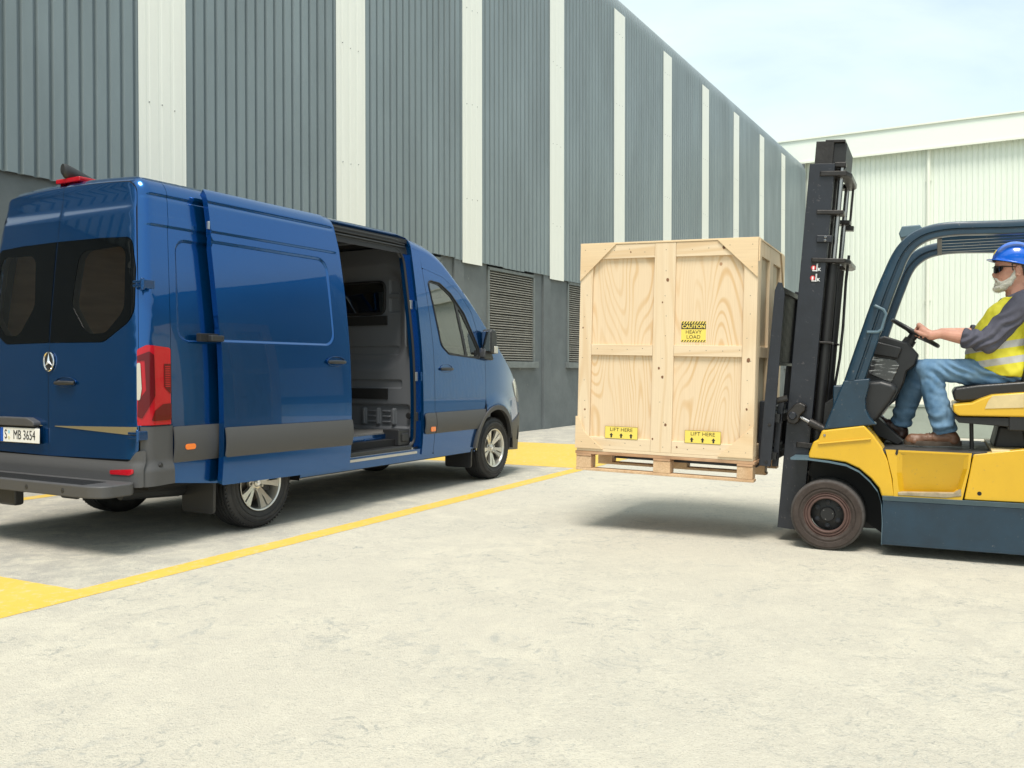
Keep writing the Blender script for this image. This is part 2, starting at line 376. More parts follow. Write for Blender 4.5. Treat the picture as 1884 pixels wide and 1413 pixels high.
prof = [(0, 0), (0.34, 0), (0.43, 0.034), (0.52, 0.034), (0.61, 0.034), (0.70, 0)]      # over one pitch: crest, slope, valley
def ribs(u0, u1):
    out = [(u0, 0)]; k = int(math.floor(u0 / PITCH)) - 1
    while k * PITCH < u1 + PITCH:
        for a, d in prof:
            u = (k + a) * PITCH
            if u0 + 1e-4 < u < u1 - 1e-4: out.append((u, d))
        k += 1
    def dep(u):
        a = (u / PITCH) % 1.0; P2 = prof + [(1.0, 0)]
        for i in range(len(P2) - 1):
            if P2[i][0] <= a <= P2[i + 1][0]: return P2[i][1] + (P2[i + 1][1] - P2[i][1]) * (a - P2[i][0]) / (P2[i + 1][0] - P2[i][0])
        return 0
    out[0] = (u0, dep(u0)); out.append((u1, dep(u1))); return out
def sheet(mb, u0, u1, z0, z1, y=0.0, curved=False, k=1.0):
    rb = [(u, d * k) for u, d in ribs(u0, u1)]
    path = [(z0, 0.0, 0), (z1, 0.0, 0)] if not curved else [(z0, 0, 0), (z1, 0, 0)] + [(z1 + RC_ * math.sin(a), RC_ * (1 - math.cos(a)), a) for a in [R(7 * k) for k in range(1, 13)]] + [(z1 + RC_ * math.sin(R(84)) + 1.2, RC_ + 11.4, R(84))]
    n = len(rb); b = len(mb.v)
    for (z, yy, a) in path:
        for (u, d) in rb: mb.v.append((u, y + yy + d * math.cos(a), z - d * math.sin(a)))
    for i in range(len(path) - 1):
        for k in range(n - 1): mb.f.append((b + i * n + k, b + i * n + k + 1, b + (i + 1) * n + k + 1, b + (i + 1) * n + k)); mb.mi.append(0)
rs = random.Random(3); SP = 3.045; U1 = 10.785
strips = [(U1 + SP * k, U1 + SP * k + 0.55) for k in range(-4, 10)]
cl = MB(); u = -8.0
sheet(cl, -8.0, UEND, ZS, ZS, curved=True)
for a, b in strips + [(UEND, UEND)]:
    v = u
    while v < a - 1e-3:
        w = min(v + 0.76, a); sheet(cl, v, w, ZB + rs.uniform(-0.012, 0.03), ZS); v = w
    u = b
cl.build('cladding', M_clad, WH)
for a, b in strips:
    s_ = MB(); sheet(s_, a - 0.03, b + 0.02, ZB - 0.03, ZS, y=-0.006, k=0.07)
    for zz in (4.05, 5.6, 7.15, 8.7):
        for q in (0.1, 0.26, 0.42):
            s_.lathe([(0.0, -0.016), (0.005, -0.014), (0.007, 0.0)], (a + q, 0, zz + rs.uniform(-0.02, 0.02)), 'y', 8, mi=1)
    s_.build('light_strip', [M_strip, M_frame], WH)
pl = MB()
wins = [(17.70 + SP * k, 17.70 + SP * k + 1.67) for k in range(-2, 8)]
u = -8.0
for a, b in wins + [(UEND, UEND)]:
    pl.box((u, 0.06, -0.1), (a, 0.36, 3.12)); 
    if b > a: pl.box((a, 0.06, -0.1), (b, 0.36, 1.36)); pl.box((a, 0.30, 1.36), (b, 0.36, 3.12), mi=0)
    u = b
for k in range(-3, 8):                                     # shallow pilasters
    c = 16.65 + SP * k; pl.box((c, 0.02, -0.1), (c + 0.28, 0.10, 3.06))
pl.build('plinth_wall', M_plinth, WH)
for a, b in wins:
    f = MB(); f.box((a, 0.03, 1.40), (a + 0.05, 0.22, 3.0)); f.box((b - 0.05, 0.03, 1.40), (b, 0.22, 3.0)); f.box((a, 0.03, 2.96), (b, 0.22, 3.01))
    wobj = f.build('louvre_window', M_frame, WH)
    s_ = MB(); nn = 36
    for k in range(nn):
        z = 1.42 + 1.54 * k / nn; ya = 0.055 + rs.uniform(-0.004, 0.004); sag = rs.uniform(-0.004, 0.004)
        pts = [(a + 0.05, 0), ((a + b) / 2, sag), (b - 0.05, 0)]
        for i in range(2):
            (x0, s0), (x1, s1) = pts[i], pts[i + 1]
            s_.add([(x0, ya, z + s0), (x1, ya, z + s1), (x1, ya, z + 0.012 + s1), (x0, ya, z + 0.012 + s0), (x1, ya + 0.055, z + 0.040 + s1), (x0, ya + 0.055, z + 0.040 + s0)], [(0, 1, 2, 3), (3, 2, 4, 5)])
    s_.build('louvre_blades', M_louv, wobj)
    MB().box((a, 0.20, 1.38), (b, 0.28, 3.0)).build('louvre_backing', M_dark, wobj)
    MB().box((a - 0.05, -0.03, 1.28), (b + 0.05, 0.20, 1.395)).build('sill', M_frame, wobj, bevel=0.008)
e_ = MB(); e_.box((-8, 0.4, 0), (-7.9, 24, 9.6)); e_.box((UEND - 0.1, 0.04, 0), (UEND, 24, 9.6)); e_.box((-8, 23.9, 0), (UEND, 24, 9.6)); e_.build('end_wall', M_plinth, WH)
e_ = MB(); e_.add([(-8, 12, 10.98), (UEND, 12, 10.98), (UEND, 24, 9.7), (-8, 24, 9.7)], [(0, 1, 2, 3)]); e_.build('back_roof', M_roof, WH)

# --- pale warehouse across the end of the yard
FX = Vector((0.862, -0.506)); fa = math.atan2(FX.y, FX.x)
FW = empty('pale_warehouse', (12.06 * WSC, 37.0 * WSC, 1.25 * (1 - WSC)), fa, 'pale green ribbed warehouse with deep eaves band behind the forklift', 'warehouse')
FW.scale = (WSC, WSC, WSC)
M_pale = mat('pale_cladding', (0.75, 0.80, 0.71), 0.45, var=0.08, vs=0.6, stretch=(1, 1, 0.3))
M_pale2 = mat('pale_fascia', (0.74, 0.79, 0.71), 0.5)
M_pip = mat('pale_pipe', (0.74, 0.76, 0.66), 0.4)
w_ = MB(); x = -14.0; pp = 0.19
while x < 44:
    vs = []; 
    for (a, d) in ((0, 0), (0.55, 0), (0.68, 0.03), (0.87, 0.03)):
        vs.append((x + a * pp, d))
    vs.append((x + pp, 0))
    b = len(w_.v)
    for z in (0.0, 9.72):
        for (q, d) in vs: w_.v.append((q, d, z))
    for k in range(4): w_.f.append((b + k, b + k + 1, b + k + 6, b + k + 5)); w_.mi.append(0)
    x += pp
w_.build('cladding', M_pale, FW)
f = MB(); f.box((-14, -0.28, 9.73), (44, 0.1, 10.62)); f.build('fascia', M_pale2, FW)
f = MB(); f.box((-14, -0.34, 10.62), (44, 0.1, 10.68)); f.box((-14, -0.32, 9.66), (44, -0.26, 9.74)); f.build('fascia_trim', M_pip, FW)
f = MB(); f.add([(-14, 0.1, 10.6), (44, 0.1, 10.6), (44, 14, 11.6), (-14, 14, 11.6)], [(0, 1, 2, 3)]); f.box((-14, 0.1, 0), (-13.9, 20, 9.7)); f.box((43.9, 0.1, 0), (44, 20, 9.7)); f.build('roof', M_roof, FW)
for xx in (4.62, 16.6):
    f = MB(); f.tube([(xx, -0.08, 9.7), (xx, -0.08, 0.0)], 0.075, 10)
    for zz in (1.6, 3.9, 6.2, 8.5): f.box((xx - 0.10, -0.10, zz), (xx + 0.10, 0.02, zz + 0.05))
    f.build('downpipe', M_pip, FW, smooth=True)
# low concrete wall in front of it
M_low = mat('low_wall_concrete', (0.34, 0.38, 0.33), 0.85, var=0.25, vs=1.3, bump=0.3, bs=20)
LW = empty('low_wall', (6.0, 17.6, 0), fa, 'low concrete panel wall seen past the driver\'s legs', 'wall')
f = MB(); x = -1.3
while x < 14: f.box((x + 0.006, 0, 0), (x + 2.394, 0.14, 0.55)); x += 2.4
f.build('wall_panels', M_low, LW, bevel=0.01)
MB().box((-1.34, -0.02, 0.55), (15.6, 0.16, 0.60)).build('wall_coping', M_low, LW, bevel=0.01)
# unseen grey warehouse, added to the right so the van's side mirrors something dark
SW = empty('added_warehouse', (17.0, 18.0, 0), R(-62), 'dark grey warehouse added out of view for the van to mirror', 'warehouse')
M_sw = mat('side_cladding', (0.10, 0.12, 0.13), 0.6, var=0.3, vs=0.5)
f = MB(); f.box((2.5, 0, 0), (46, 12, 8.0)); f.build('wall', M_sw, SW)
f = MB(); x = 3.0
while x < 45: f.box((x, -0.05, 1.0), (x + 2.0, -0.001, 2.6)); x += 4.2
f.build('window_band', mat('side_panels', (0.22, 0.24, 0.25), 0.4), SW)
f = MB(); f.add([(2.2, -0.3, 8.0), (46.3, -0.3, 8.0), (46.3, 6, 9.0), (2.2, 6, 9.0), (46.3, 12.3, 8.0), (2.2, 12.3, 8.0)], [(0, 1, 2, 3), (3, 2, 4, 5), (0, 3, 5), (1, 4, 2)]); f.build('roof', M_roof, SW)
# ================================================================== VAN  (local: x forward from the tail, y to its left, z up)
VAN = empty('cargo_van', (-3.4465, 6.4433, 0), math.atan2(0.87273, 0.48820), 'blue high roof cargo van parked between yellow lines with its side door slid open', 'van')
M_blue = mat('blue_paint', (0.001, 0.076, 0.262), 0.20, metal=0.80, coat=1.0, coatr=0.012, cior=1.46)
M_blk = mat('black_rubber', (0.012, 0.012, 0.013), 0.6)
M_trim = mat('grey_plastic_trim', (0.066, 0.066, 0.069), 0.55, bump=0.12, bs=500)
M_trimd = mat('dark_plastic', (0.022, 0.023, 0.025), 0.45, bump=0.05, bs=300)
M_gap = mat('gap_black', (0.006, 0.006, 0.007), 0.8)
M_int = mat('cargo_lining', (0.125, 0.132, 0.146), 0.40, spec=0.4)
M_intd = mat('cargo_lining_dark', (0.012, 0.012, 0.013), 0.7)
M_chrome = mat('chrome', (0.75, 0.75, 0.76), 0.12, metal=1.0)
M_alloy = mat('alloy_wheel_paint', (0.62, 0.60, 0.55), 0.28, metal=0.75, coat=0.4)
M_tyre = mat('tyre_rubber', (0.022, 0.022, 0.024), 0.62, var=0.3, vs=12)
M_red = mat('red_lens', (0.40, 0.003, 0.012), 0.12, coat=0.4, spec=0.3)
M_redd = mat('dark_red_lens', (0.10, 0.002, 0.005), 0.15, coat=0.2, spec=0.3)
M_clear = mat('clear_lens', (0.46, 0.44, 0.38), 0.12, coat=1.0)
M_amber = mat('amber_lens', (0.90, 0.20, 0.01), 0.2, coat=1.0)
M_frit = mat('black_glass', (0.003, 0.004, 0.005), 0.04, spec=0.18)
M_tint = glass_mat('tinted_glass', (0.60, 0.54, 0.47), 1.2, 0.01)
M_gls = glass_mat('green_glass', (0.70, 0.86, 0.80), 1.5, 0.10)
M_floor = mat('cargo_floor', (0.20, 0.19, 0.18), 0.5, var=0.3, vs=20)
M_step = mat('step_metal', (0.50, 0.49, 0.46), 0.3, metal=0.8)
M_whitep = mat('plate_white', (0.80, 0.80, 0.78), 0.35)
M_eu = mat('plate_blue', (0.01, 0.09, 0.45), 0.4)

XR = 0.14; RR = 0.10; LS = 0.90
WT = [(0.30, 0.965), (0.55, 0.995), (0.8, 1.003), (1.1, 1.000), (1.45, 0.983), (1.8, 0.945), (2.15, 0.899), (2.4, 0.862), (2.6, 0.828)]
def w_(z): return interp(WT, z)
ZTT = [(3.30, 2.675), (3.587, 2.625), (3.8, 2.578), (3.99, 2.495), (4.17, 2.36), (4.345, 2.213), (4.50, 2.075), (4.655, 1.931), (4.865, 1.723), (5.130, 1.50), (5.35, 1.35), (5.57, 1.185), (5.74, 1.04), (5.83, 0.878), (5.92, 0.5)]
def ZT(x): return 2.675 if x < 3.3 else interp(ZTT, x)
def RCn(x): return interp([(3.3, 0.15), (4.2, 0.13), (4.6, 0.10), (5.2, 0.10), (5.92, 0.10)], x)
def ZC(x): return ZT(x) - RCn(x) * 0.93 - 0.035
def PF(x):
    return 0 if x < 4.75 else 0.25 * ((x - 4.75) / 1.15) ** 2.3
def lean(z): return 0.78 * (1.0 - w_(min(z, 2.5))) if z > 0.9 else 0.0
def disp(x, s):
    d = 0.0
    if x < 3.41:
        d -= 0.007 * sstep(2.278, 2.258, s)
        if s > 2.40: d -= 0.008 * math.exp(-((s - 2.478) / 0.013) ** 2)
        if 2.3 < s < 2.4: d += 0.0025 * sstep(2.345, 2.337, s)
    return d
def sdr(x, s, x0, s0, x1, s1, r):
    qx = abs(x - (x0 + x1) / 2) - (x1 - x0) / 2 + r; qs = abs(s - (s0 + s1) / 2) - (s1 - s0) / 2 + r
    return math.hypot(max(qx, 0), max(qs, 0)) + min(max(qx, qs), 0) - r
def prof_(x, s):
    zc = ZC(x); r = RCn(x); dw = (w_(zc) - w_(zc - 0.02)) / 0.02; a0 = math.atan(-dw)
    if s <= zc: 
        dd = (w_(s + .01) - w_(s - .01)) / .02; n = Vector((1, -dd)).normalized(); return w_(s), s, n
    cy = w_(zc) - r * math.cos(a0); cz = zc - r * math.sin(a0); cm = R(86) - a0; th = (s - zc) / r
    if th < cm: n = Vector((math.cos(a0 + th), math.sin(a0 + th))); return cy + r * n[0], cz + r * n[1], n
    y1 = cy + r * math.cos(a0 + cm); z1 = cz + r * math.sin(a0 + cm); u = s - zc - r * cm; U = y1
    return y1 - u, z1 + 0.07 * (u - u * u / (2 * U)), Vector((0.035, 1)).normalized()
def smax(x):
    zc = ZC(x); r = RCn(x); a0 = math.atan(-(w_(zc) - w_(zc - 0.02)) / 0.02); cm = R(86) - a0
    return zc + r * cm + (w_(zc) - r * math.cos(a0) + r * math.cos(a0 + cm))
def side(t, s, sy=-1, k=1.0, extra=None):
    """body skin: t runs forward; t below XR+RR winds round the rear corner"""
    y, z, n = prof_(max(t, XR + RR) if t > XR + RR else 0.5, s)
    d = disp(t, s) * k; ex_ = extra(t, s) if extra else 0
    pf = PF(t)
    if t < XR + RR:
        ph = (XR + RR - t) / RR; e = RR * (1 - math.cos(ph)); x = XR + RR - RR * math.sin(ph); d *= max(0, 1 - ph); x -= ex_ * math.sin(ph); ex_ *= math.cos(ph)
    else: e = 0; x = t
    d += ex_
    y = y - n[0] * (e - d); z = z - n[1] * (e - d)
    x += lean(z) * max(0, 1 - max(0, x - XR) / 1.2)
    return Vector((x, (sy if sy < 0 else LS) * y * (1 - pf), z))
def rear(y, z, k=0.0):
    ay = abs(y); qx = ay - (w_(min(z, 2.6)) - 0.15); qz = z - (2.672 - 0.15)
    d = math.hypot(max(qx, 0), max(qz, 0)) + min(max(qx, qz), 0) - 0.15; e = max(0, min(RR * 0.999, d + RR))
    x = XR + RR - math.sqrt(RR * RR - e * e) - 0.012 * max(0, 1 - (y / 0.9) ** 2) * min(1, max(0, (2.7 - z) / 0.3)) + lean(z) + k
    # pressed swage across the doors, and a step below the window
    x -= 0.006 * sstep(2.40, 2.385, z) * sstep(0.90, 0.84, ay)
    return Vector((x, y if y < 0 else y * LS, z))
def rows(x0, x1):
    return [[(x0, a), (x1, a), (x1, b), (x0, b)] for a, b in ((2.253, 2.283), (2.258, 2.278), (2.263, 2.273), (2.268, 2.2681), (2.332, 2.350), (2.336, 2.346), (2.440, 2.516), (2.452, 2.504), (2.461, 2.495), (2.469, 2.487), (2.4775, 2.478))]
BACK = Vector((-1, 0, 0)); RIGHT = Vector((0, -1, 0)); UP = Vector((0, 0, 1))

# --- skin panels, near (right) side
body = MB(); T0 = XR + RR - RR * 1.05
def col(pts): return pts
s_top = smax(0.5) - 0.002
patch('corner_panel', side, [(T0, 0.86), (0.383, 0.86), (0.383, s_top), (T0, s_top)], M_blue, VAN, h=0.05, grid=(0.035, 0.05), rim=0.03, rimm=M_gap,
      feats=rows(T0, 0.383),
      holes=[[(T0 + 0.012, 0.862), (0.372, 0.862), (0.372, 1.405), (T0 + 0.06, 1.395), (T0 + 0.012, 1.375)]])
# quarter panel up to the opening, with blank-window pressing; wheel arch; roof half; opening
OPX0, OPX1, OPS0, OPS1 = 2.02, 3.455, 0.455, 2.60
def bw(x0, s0, x1, s1, r, dep, wd=0.022):
    return lambda x, s: -dep * sstep(0.0, -wd, sdr(x, s, x0, s0, x1, s1, r))
qp = bw(0.445, 1.445, 1.95, 2.195, 0.10, 0.010)
arch = circ(1.26, 0.37, 0.415, 26, PI, 0)
patch('quarter_panel', lambda a, b: side(a, b, extra=qp), [(0.387, 0.86), (0.387, s_top), (3.47, s_top), (3.47, 2.607), (OPX0, 2.607), (OPX0, 0.86)], M_blue, VAN,
      feats=[rrect(0.440, 1.440, 1.955, 2.200, 0.105), rrect(0.472, 1.472, 1.923, 2.168, 0.075), rrect(0.445, 1.445, 1.95, 2.195, 0.10), rrect(0.456, 1.456, 1.939, 2.184, 0.09), rrect(0.467, 1.467, 1.928, 2.173, 0.08)] + rows(0.387, 2.015), h=0.06, grid=(0.09, 0.03), rim=0.03)
def crown(m, hgt): return lambda a, b: side(a, b, k=0, extra=lambda x, s: 0.012 + 0.016 * (1 - ((s - m) / hgt) ** 2))
lowq = [(0.387, 0.452), (0.85, 0.40)] + [(a, b) for a, b in arch if b > 0.41] + [(1.67, 0.40), (OPX0, 0.40), (OPX0, 0.585), (0.387, 0.585)]
def sideo(o): return lambda a, b: side(a, b, k=0, extra=lambda x, s: o)
patch('lower_quarter', sideo(-0.002), lowq, M_blue, VAN, h=0.05, rim=0.03, rimm=M_gap)
patch('upper_trim_backing', sideo(-0.004), [(0.387, 0.58), (OPX0, 0.58), (OPX0, 0.87), (0.387, 0.87)], M_blue, VAN, h=0.06)
patch('side_trim', crown(0.722, 0.1275), rpoly([(0.388, 0.595), (1.98, 0.595), (1.98, 0.85), (0.388, 0.85)], 0.01), M_trim, VAN, h=0.03, rim=0.012)
# B pillar skin
patch('pillar_skin', side, [(OPX1, 0.40), (3.655, 0.40), (3.655, 1.55), (3.638, 1.9), (3.600, 2.29), (3.60, 2.36), (3.56, 2.66), (3.468, 2.66), (3.468, 2.60), (OPX1, 2.60)], M_blue, VAN, h=0.05, rim=0.03)
patch('sill_panel', sideo(-0.012), [(OPX0 - 0.3, 0.345), (4.50, 0.345), (4.50, 0.41), (OPX1 + 0.02, 0.41), (OPX1, OPS0), (OPX0, OPS0), (OPX0 - 0.3, 0.41)], M_blue, VAN, h=0.05, rim=0.04)
# inner jamb plane: pillar in blue, top rail in black
def ins(o): return lambda a, b: side(a, b, k=0, extra=lambda x, s: -o)
patch('pillar_jamb', ins(0.062), [(3.388, 0.47), (3.463, 0.47), (3.463, 2.55), (3.388, 2.47)], M_blue, VAN, h=0.05, rim=0.05)
mj = MB()
jl = [side(OPX1, OPS0 + (2.60 - OPS0) * i / 40) for i in range(41)]
jr = [side(OPX1 + 0.004, OPS0 + (2.60 - OPS0) * i / 40, extra=lambda x, s: -0.062) for i in range(41)]
mj.add(jl + jr, [(i, i + 41, i + 42, i + 1) for i in range(40)]); mj.build('jamb_face', M_blue, VAN, smooth=True)
for i, sz in enumerate((0.78, 1.18, 1.90)):
    p = side(3.415, sz, extra=lambda x, s: -0.055)
    MB().box((p.x - 0.018, p.y - 0.008, sz - 0.045), (p.x + 0.018, p.y + 0.01, sz + 0.045)).build('striker_plate', M_step if i else M_trimd, VAN, bevel=0.004)
patch('rail_recess', ins(0.058), [(0.9, 2.42), (3.46, 2.42), (3.46, 2.66), (0.9, 2.66)], M_intd, VAN, h=0.06)
for sz, rr_, dd, mm in ((2.565, 0.008, 0.03, M_trimd), (2.525, 0.010, 0.045, M_blk), (2.49, 0.009, 0.052, M_trimd)):
    MB().tube([side(x, sz, k=0, extra=lambda x, s, dd=dd: -dd) for x in (1.9, 2.4, 2.9, 3.2, 3.42)], rr_, 8).build('door_rail', mm, VAN, smooth=True)
sealp = rpoly([(1.9, 0.475), (3.398, 0.475), (3.398, 2.475), (1.9, 2.475)], [0.02, 0.10, 0.16, 0.02], 8)
MB().tube([side(a, b, k=0, extra=lambda x, s: -0.066) for a, b in dens(sealp, 0.08)], 0.013, 8, closed=True).build('door_seal', M_blk, VAN, smooth=True)
# inner wall skin (dark) around the opening so nothing shows through
patch('inner_liner', ins(0.075), [(0.3, 0.44), (4.9, 0.44), (4.9, 1.2), (3.52, 1.2), (3.52, 2.50), (0.3, 2.50)], M_int, VAN, holes=[rpoly([(1.9, 0.47), (3.403, 0.47), (3.403, 2.48), (1.9, 2.48)], [0.02, 0.10, 0.16, 0.02], 8)], h=0.10, rim=0.03)

# --- roof + far side
patch('roof', lambda t, s: side(t, s, 1), [(T0, 2.44), (3.47, 2.44), (3.47, s_top), (T0, s_top)], M_blue, VAN, h=0.10, grid=(0.15, 0.05), out=UP)
patch('far_side', lambda t, s: side(t, s, 1), [(T0, 0.45), (0.86, 0.45)] + [(a, b) for a, b in circ(1.26, 0.37, 0.415, 20, PI, 0) if b > 0.45] + [(1.67, 0.45), (3.47, 0.40), (3.47, 2.437), (T0, 2.437)], M_blue, VAN, h=0.12, out=Vector((0, 1, 0)), rim=0.03)

# --- cab: roof/windscreen/bonnet sheet and sides
def capn(sy):
    def f(x, q):
        zc = ZC(x) - 0.0; L = smax(x) - zc; return side(x, zc + q * L, sy)
    return f
for sy in (-1, 1):
    patch('cab_roof', capn(sy), [(3.47, 0), (4.36, 0), (4.36, 0.999), (3.47, 0.999)], M_blue, VAN, h=0.07, out=UP)
    patch('windscreen_pillar', capn(sy), [(4.36, 0), (5.12, 0), (5.12, 0.11), (4.39, 0.11), (4.36, 0.14)], M_blue, VAN, h=0.05, out=UP)
    patch('windscreen', capn(sy), [(4.36, 0.112), (5.10, 0.112), (5.10, 0.999), (4.36, 0.999)], M_gls, VAN, h=0.08, out=UP)
    patch('bonnet', capn(sy), [(5.10, 0), (5.80, 0), (5.80, 0.999), (5.10, 0.999)], M_blue, VAN, h=0.06, out=UP)
    patch('headliner', lambda x, q, f=capn(sy): f(x, q) - Vector((0, 0, 0.05)), [(3.53, 0), (4.35, 0), (4.35, 0.999), (3.53, 0.999)], M_int, VAN, h=0.12, out=Vector((0, 0, -1)))
    patch('cab_lining', lambda t, s, sy=sy: side(t, s, sy, extra=lambda x, q: -0.05), [(3.53, 0.6), (4.6, 0.6), (4.66, 1.36), (3.80, 1.40), (3.66, 1.5), (3.66, 2.18), (3.9, 2.18), (4.05, 2.12)] + [(x, ZC(x) - 0.01) for x in (4.2, 4.1, 3.9, 3.7, 3.53)], M_int, VAN, h=0.12, out=Vector((0, -sy, 0)))
# front door
fd = rpoly([(3.661, 0.385), (4.500, 0.385), (4.555, 0.56), (4.662, 0.80), (4.672, 1.30), (4.672, 1.372), (4.46, 1.885), (4.25, 2.085), (3.96, 2.225), (3.606, 2.285), (3.644, 1.9), (3.661, 1.55)], [0.03, 0.02, 0.1, 0.03, 0.0, 0.02, 0.12, 0.12, 0.2, 0.02, 0, 0])
ZCs = lambda a, b: side(a, min(b, 9), extra=lambda x, s: 0.0)
win = rpoly([(3.700, 2.150), (3.88, 2.135), (4.065, 2.040), (4.150, 1.965), (4.270, 1.400), (3.94, 1.435), (3.81, 1.515)], [0.035, 0.1, 0.08, 0.03, 0.02, 0.08, 0.10], 6)
qwin = rpoly([(4.195, 1.925), (4.285, 1.82), (4.525, 1.470), (4.535, 1.396), (4.314, 1.396)], [0.01, 0.05, 0.03, 0.03, 0.015])
def flip_off(loop, d):   # grow a loop outwards by d
    n = len(loop); s = 1 if area2(loop) > 0 else -1; out = []
    for i in range(n):
        a = Vector(loop[i - 1]); b = Vector(loop[(i + 1) % n]); t = (b - a).normalized(); out.append((loop[i][0] + t.y * d * s, loop[i][1] - t.x * d * s))
    return out
whole = rpoly([(3.680, 2.170), (3.89, 2.155), (4.08, 2.060), (4.31, 1.855), (4.552, 1.480), (4.560, 1.372), (3.95, 1.410), (3.81, 1.50)], [0.045, 0.1, 0.1, 0.1, 0.04, 0.03, 0.09, 0.11], 6)
FD = patch('front_door', side, fd, M_blue, VAN, holes=[whole], h=0.045, rim=0.025, rimm=M_gap)
patch('window_surround', sideo(-0.002), whole, M_trimd, FD, holes=[win, qwin], h=0.03, rim=0.02)
patch('side_window', sideo(-0.010), flip_off(win, 0.006), M_gls, FD, h=0.08)
patch('quarter_window', sideo(-0.010), flip_off(qwin, 0.006), M_gls, FD, h=0.08)
MB().tube([side(a, b, extra=lambda x, s: 0.003) for a, b in dens(whole, 0.05)], 0.007, 6, closed=True).build('window_seal', M_blk, FD, smooth=True)
patch('door_trim', crown(0.706, 0.106), [(3.665, 0.600), (4.545, 0.600), (4.640, 0.79), (4.645, 0.812), (3.665, 0.812)], M_trim, FD, h=0.05, rim=0.014)
patch('pillar_trim', crown(0.706, 0.106), rpoly([(3.475, 0.600), (3.652, 0.600), (3.652, 0.812), (3.475, 0.812)], [0.03, 0.0, 0.0, 0.03]), M_trim, VAN, h=0.05, rim=0.014)
patch('marker_lamp', sideo(0.029), rrect(3.555, 0.625, 3.635, 0.672, 0.012), M_amber, VAN, h=0.04, rim=0.008)
patch('marker_lamp', sideo(0.032), rrect(0.475, 0.682, 0.565, 0.722, 0.018), M_amber, VAN, h=0.04, rim=0.008)
# cab upper (between door, roof) and fender
up = [(3.604, 2.288), (3.96, 2.228), (4.25, 2.089), (4.465, 1.888), (4.676, 1.376), (5.22, 1.376)]
def zcl(x0, x1, n=20, d=0.0): return [(x0 + (x1 - x0) * i / n, ZC(x0 + (x1 - x0) * i / n) - d) for i in range(n + 1)]
patch('door_frame_skin', side, up[:5] + [(4.88, 1.376)] + [p for p in zcl(4.93, 3.58, 24)] + [(3.57, 2.50), (3.602, 2.36)], M_blue, VAN, h=0.05)
archf = circ(4.905, 0.37, 0.43, 30, PI, 0)
fen = [(4.505, 0.355)] + [p for p in archf if p[1] > 0.36] + [(5.36, 0.62), (5.80, 0.70)] + zcl(5.80, 4.93, 20) + [(4.88, 1.376), (4.677, 1.374), (4.677, 1.30), (4.667, 0.80), (4.56, 0.56)]
def fbul(x, s):
    r = math.hypot(x - 4.905, s - 0.40); return 0.018 * math.exp(-((r - 0.46) / 0.07) ** 2) * (1 if x < 5.5 else 0)
patch('fender', lambda a, b: side(a, b, extra=fbul), fen, M_blue, VAN, h=0.045, rim=0.025, rimm=M_gap)
lip = circ(4.905, 0.37, 0.475, 30, PI * 0.985, 0.20) ; lin = circ(4.905, 0.37, 0.425, 30, 0.18, PI * 0.985)
patch('wheel_arch_trim', lambda a, b: side(a, b, extra=lambda x, s: fbul(x, s) + 0.016), lip + lin, M_trim, VAN, h=0.04, rim=0.05)
patch('front_bumper', lambda a, b: side(a, b, extra=lambda x, s: 0.012), [(5.33, 0.30)] + [(5.325, 0.42), (5.34, 0.52), (5.37, 0.63), (5.80, 0.72), (5.86, 0.50), (5.86, 0.26)], M_trim, VAN, h=0.04, rim=0.04)
patch('front_bumper', lambda a, b: side(a, b, 1), [(5.33, 0.30), (5.34, 0.60), (5.80, 0.70), (5.86, 0.50), (5.86, 0.26)], M_trim, VAN, h=0.06, out=Vector((0, 1, 0)))
patch('far_side', lambda t, s: side(t, s, 1), [(3.42, 0.40), (4.48, 0.36)] + [p for p in circ(4.905, 0.37, 0.43, 20, PI, 0) if p[1] > 0.36] + [(5.36, 0.60), (5.80, 0.70)] + zcl(5.80, 3.42, 34), M_blue, VAN, h=0.10, out=Vector((0, 1, 0)), rim=0.02,
      holes=[[(3.74, 2.15), (4.12, 2.03), (4.585, 1.45), (4.585, 1.38), (3.85, 1.47)]])
patch('far_window', lambda t, s: side(t, s, 1, extra=lambda x, q: -0.01), [(3.74, 2.15), (4.12, 2.03), (4.585, 1.45), (4.585, 1.38), (3.85, 1.47)], M_gls, VAN, h=0.1, out=Vector((0, 1, 0)))
# nose: rounded front face
def nose(y, z):
    hw = w_(z) * (1 - PF(5.82)); return Vector((5.93 - 0.16 * sstep(0.6, 1.15, z) - 0.13 * (abs(y) / hw) ** 3.2, y if y < 0 else y * LS, z))
FR = Vector((1, 0, 0)); nw = w_(0.7) * (1 - PF(5.82)) - 0.005
patch('nose_panel', nose, [(-nw, 0.72), (nw, 0.72), (nw - 0.02, 1.0), (-nw + 0.02, 1.0)], M_blue, VAN, h=0.08, out=FR, rim=0.02)
patch('front_bumper', nose, [(-nw, 0.27), (nw, 0.27), (nw, 0.71), (-nw, 0.71)], M_trim, VAN, h=0.08, out=FR, rim=0.02)
patch('grille', lambda a, b: nose(a, b) + Vector((0.012, 0, 0)), rpoly([(-0.34, 0.78), (0.34, 0.78), (0.46, 0.97), (-0.46, 0.97)], 0.03), M_trimd, VAN, h=0.08, out=FR, rim=0.02)
hl = rpoly([(5.40, 1.10), (5.50, 1.14), (5.60, 1.08), (5.78, 0.93), (5.80, 0.86), (5.66, 0.86), (5.50, 0.95)], 0.03)
for sy in (-1, 1):
    patch('headlight', lambda a, b, sy=sy: side(a, b, sy, extra=lambda x, s: 0.010), hl, M_clear, VAN, h=0.04, rim=0.012, out=Vector((0, sy, 0)))

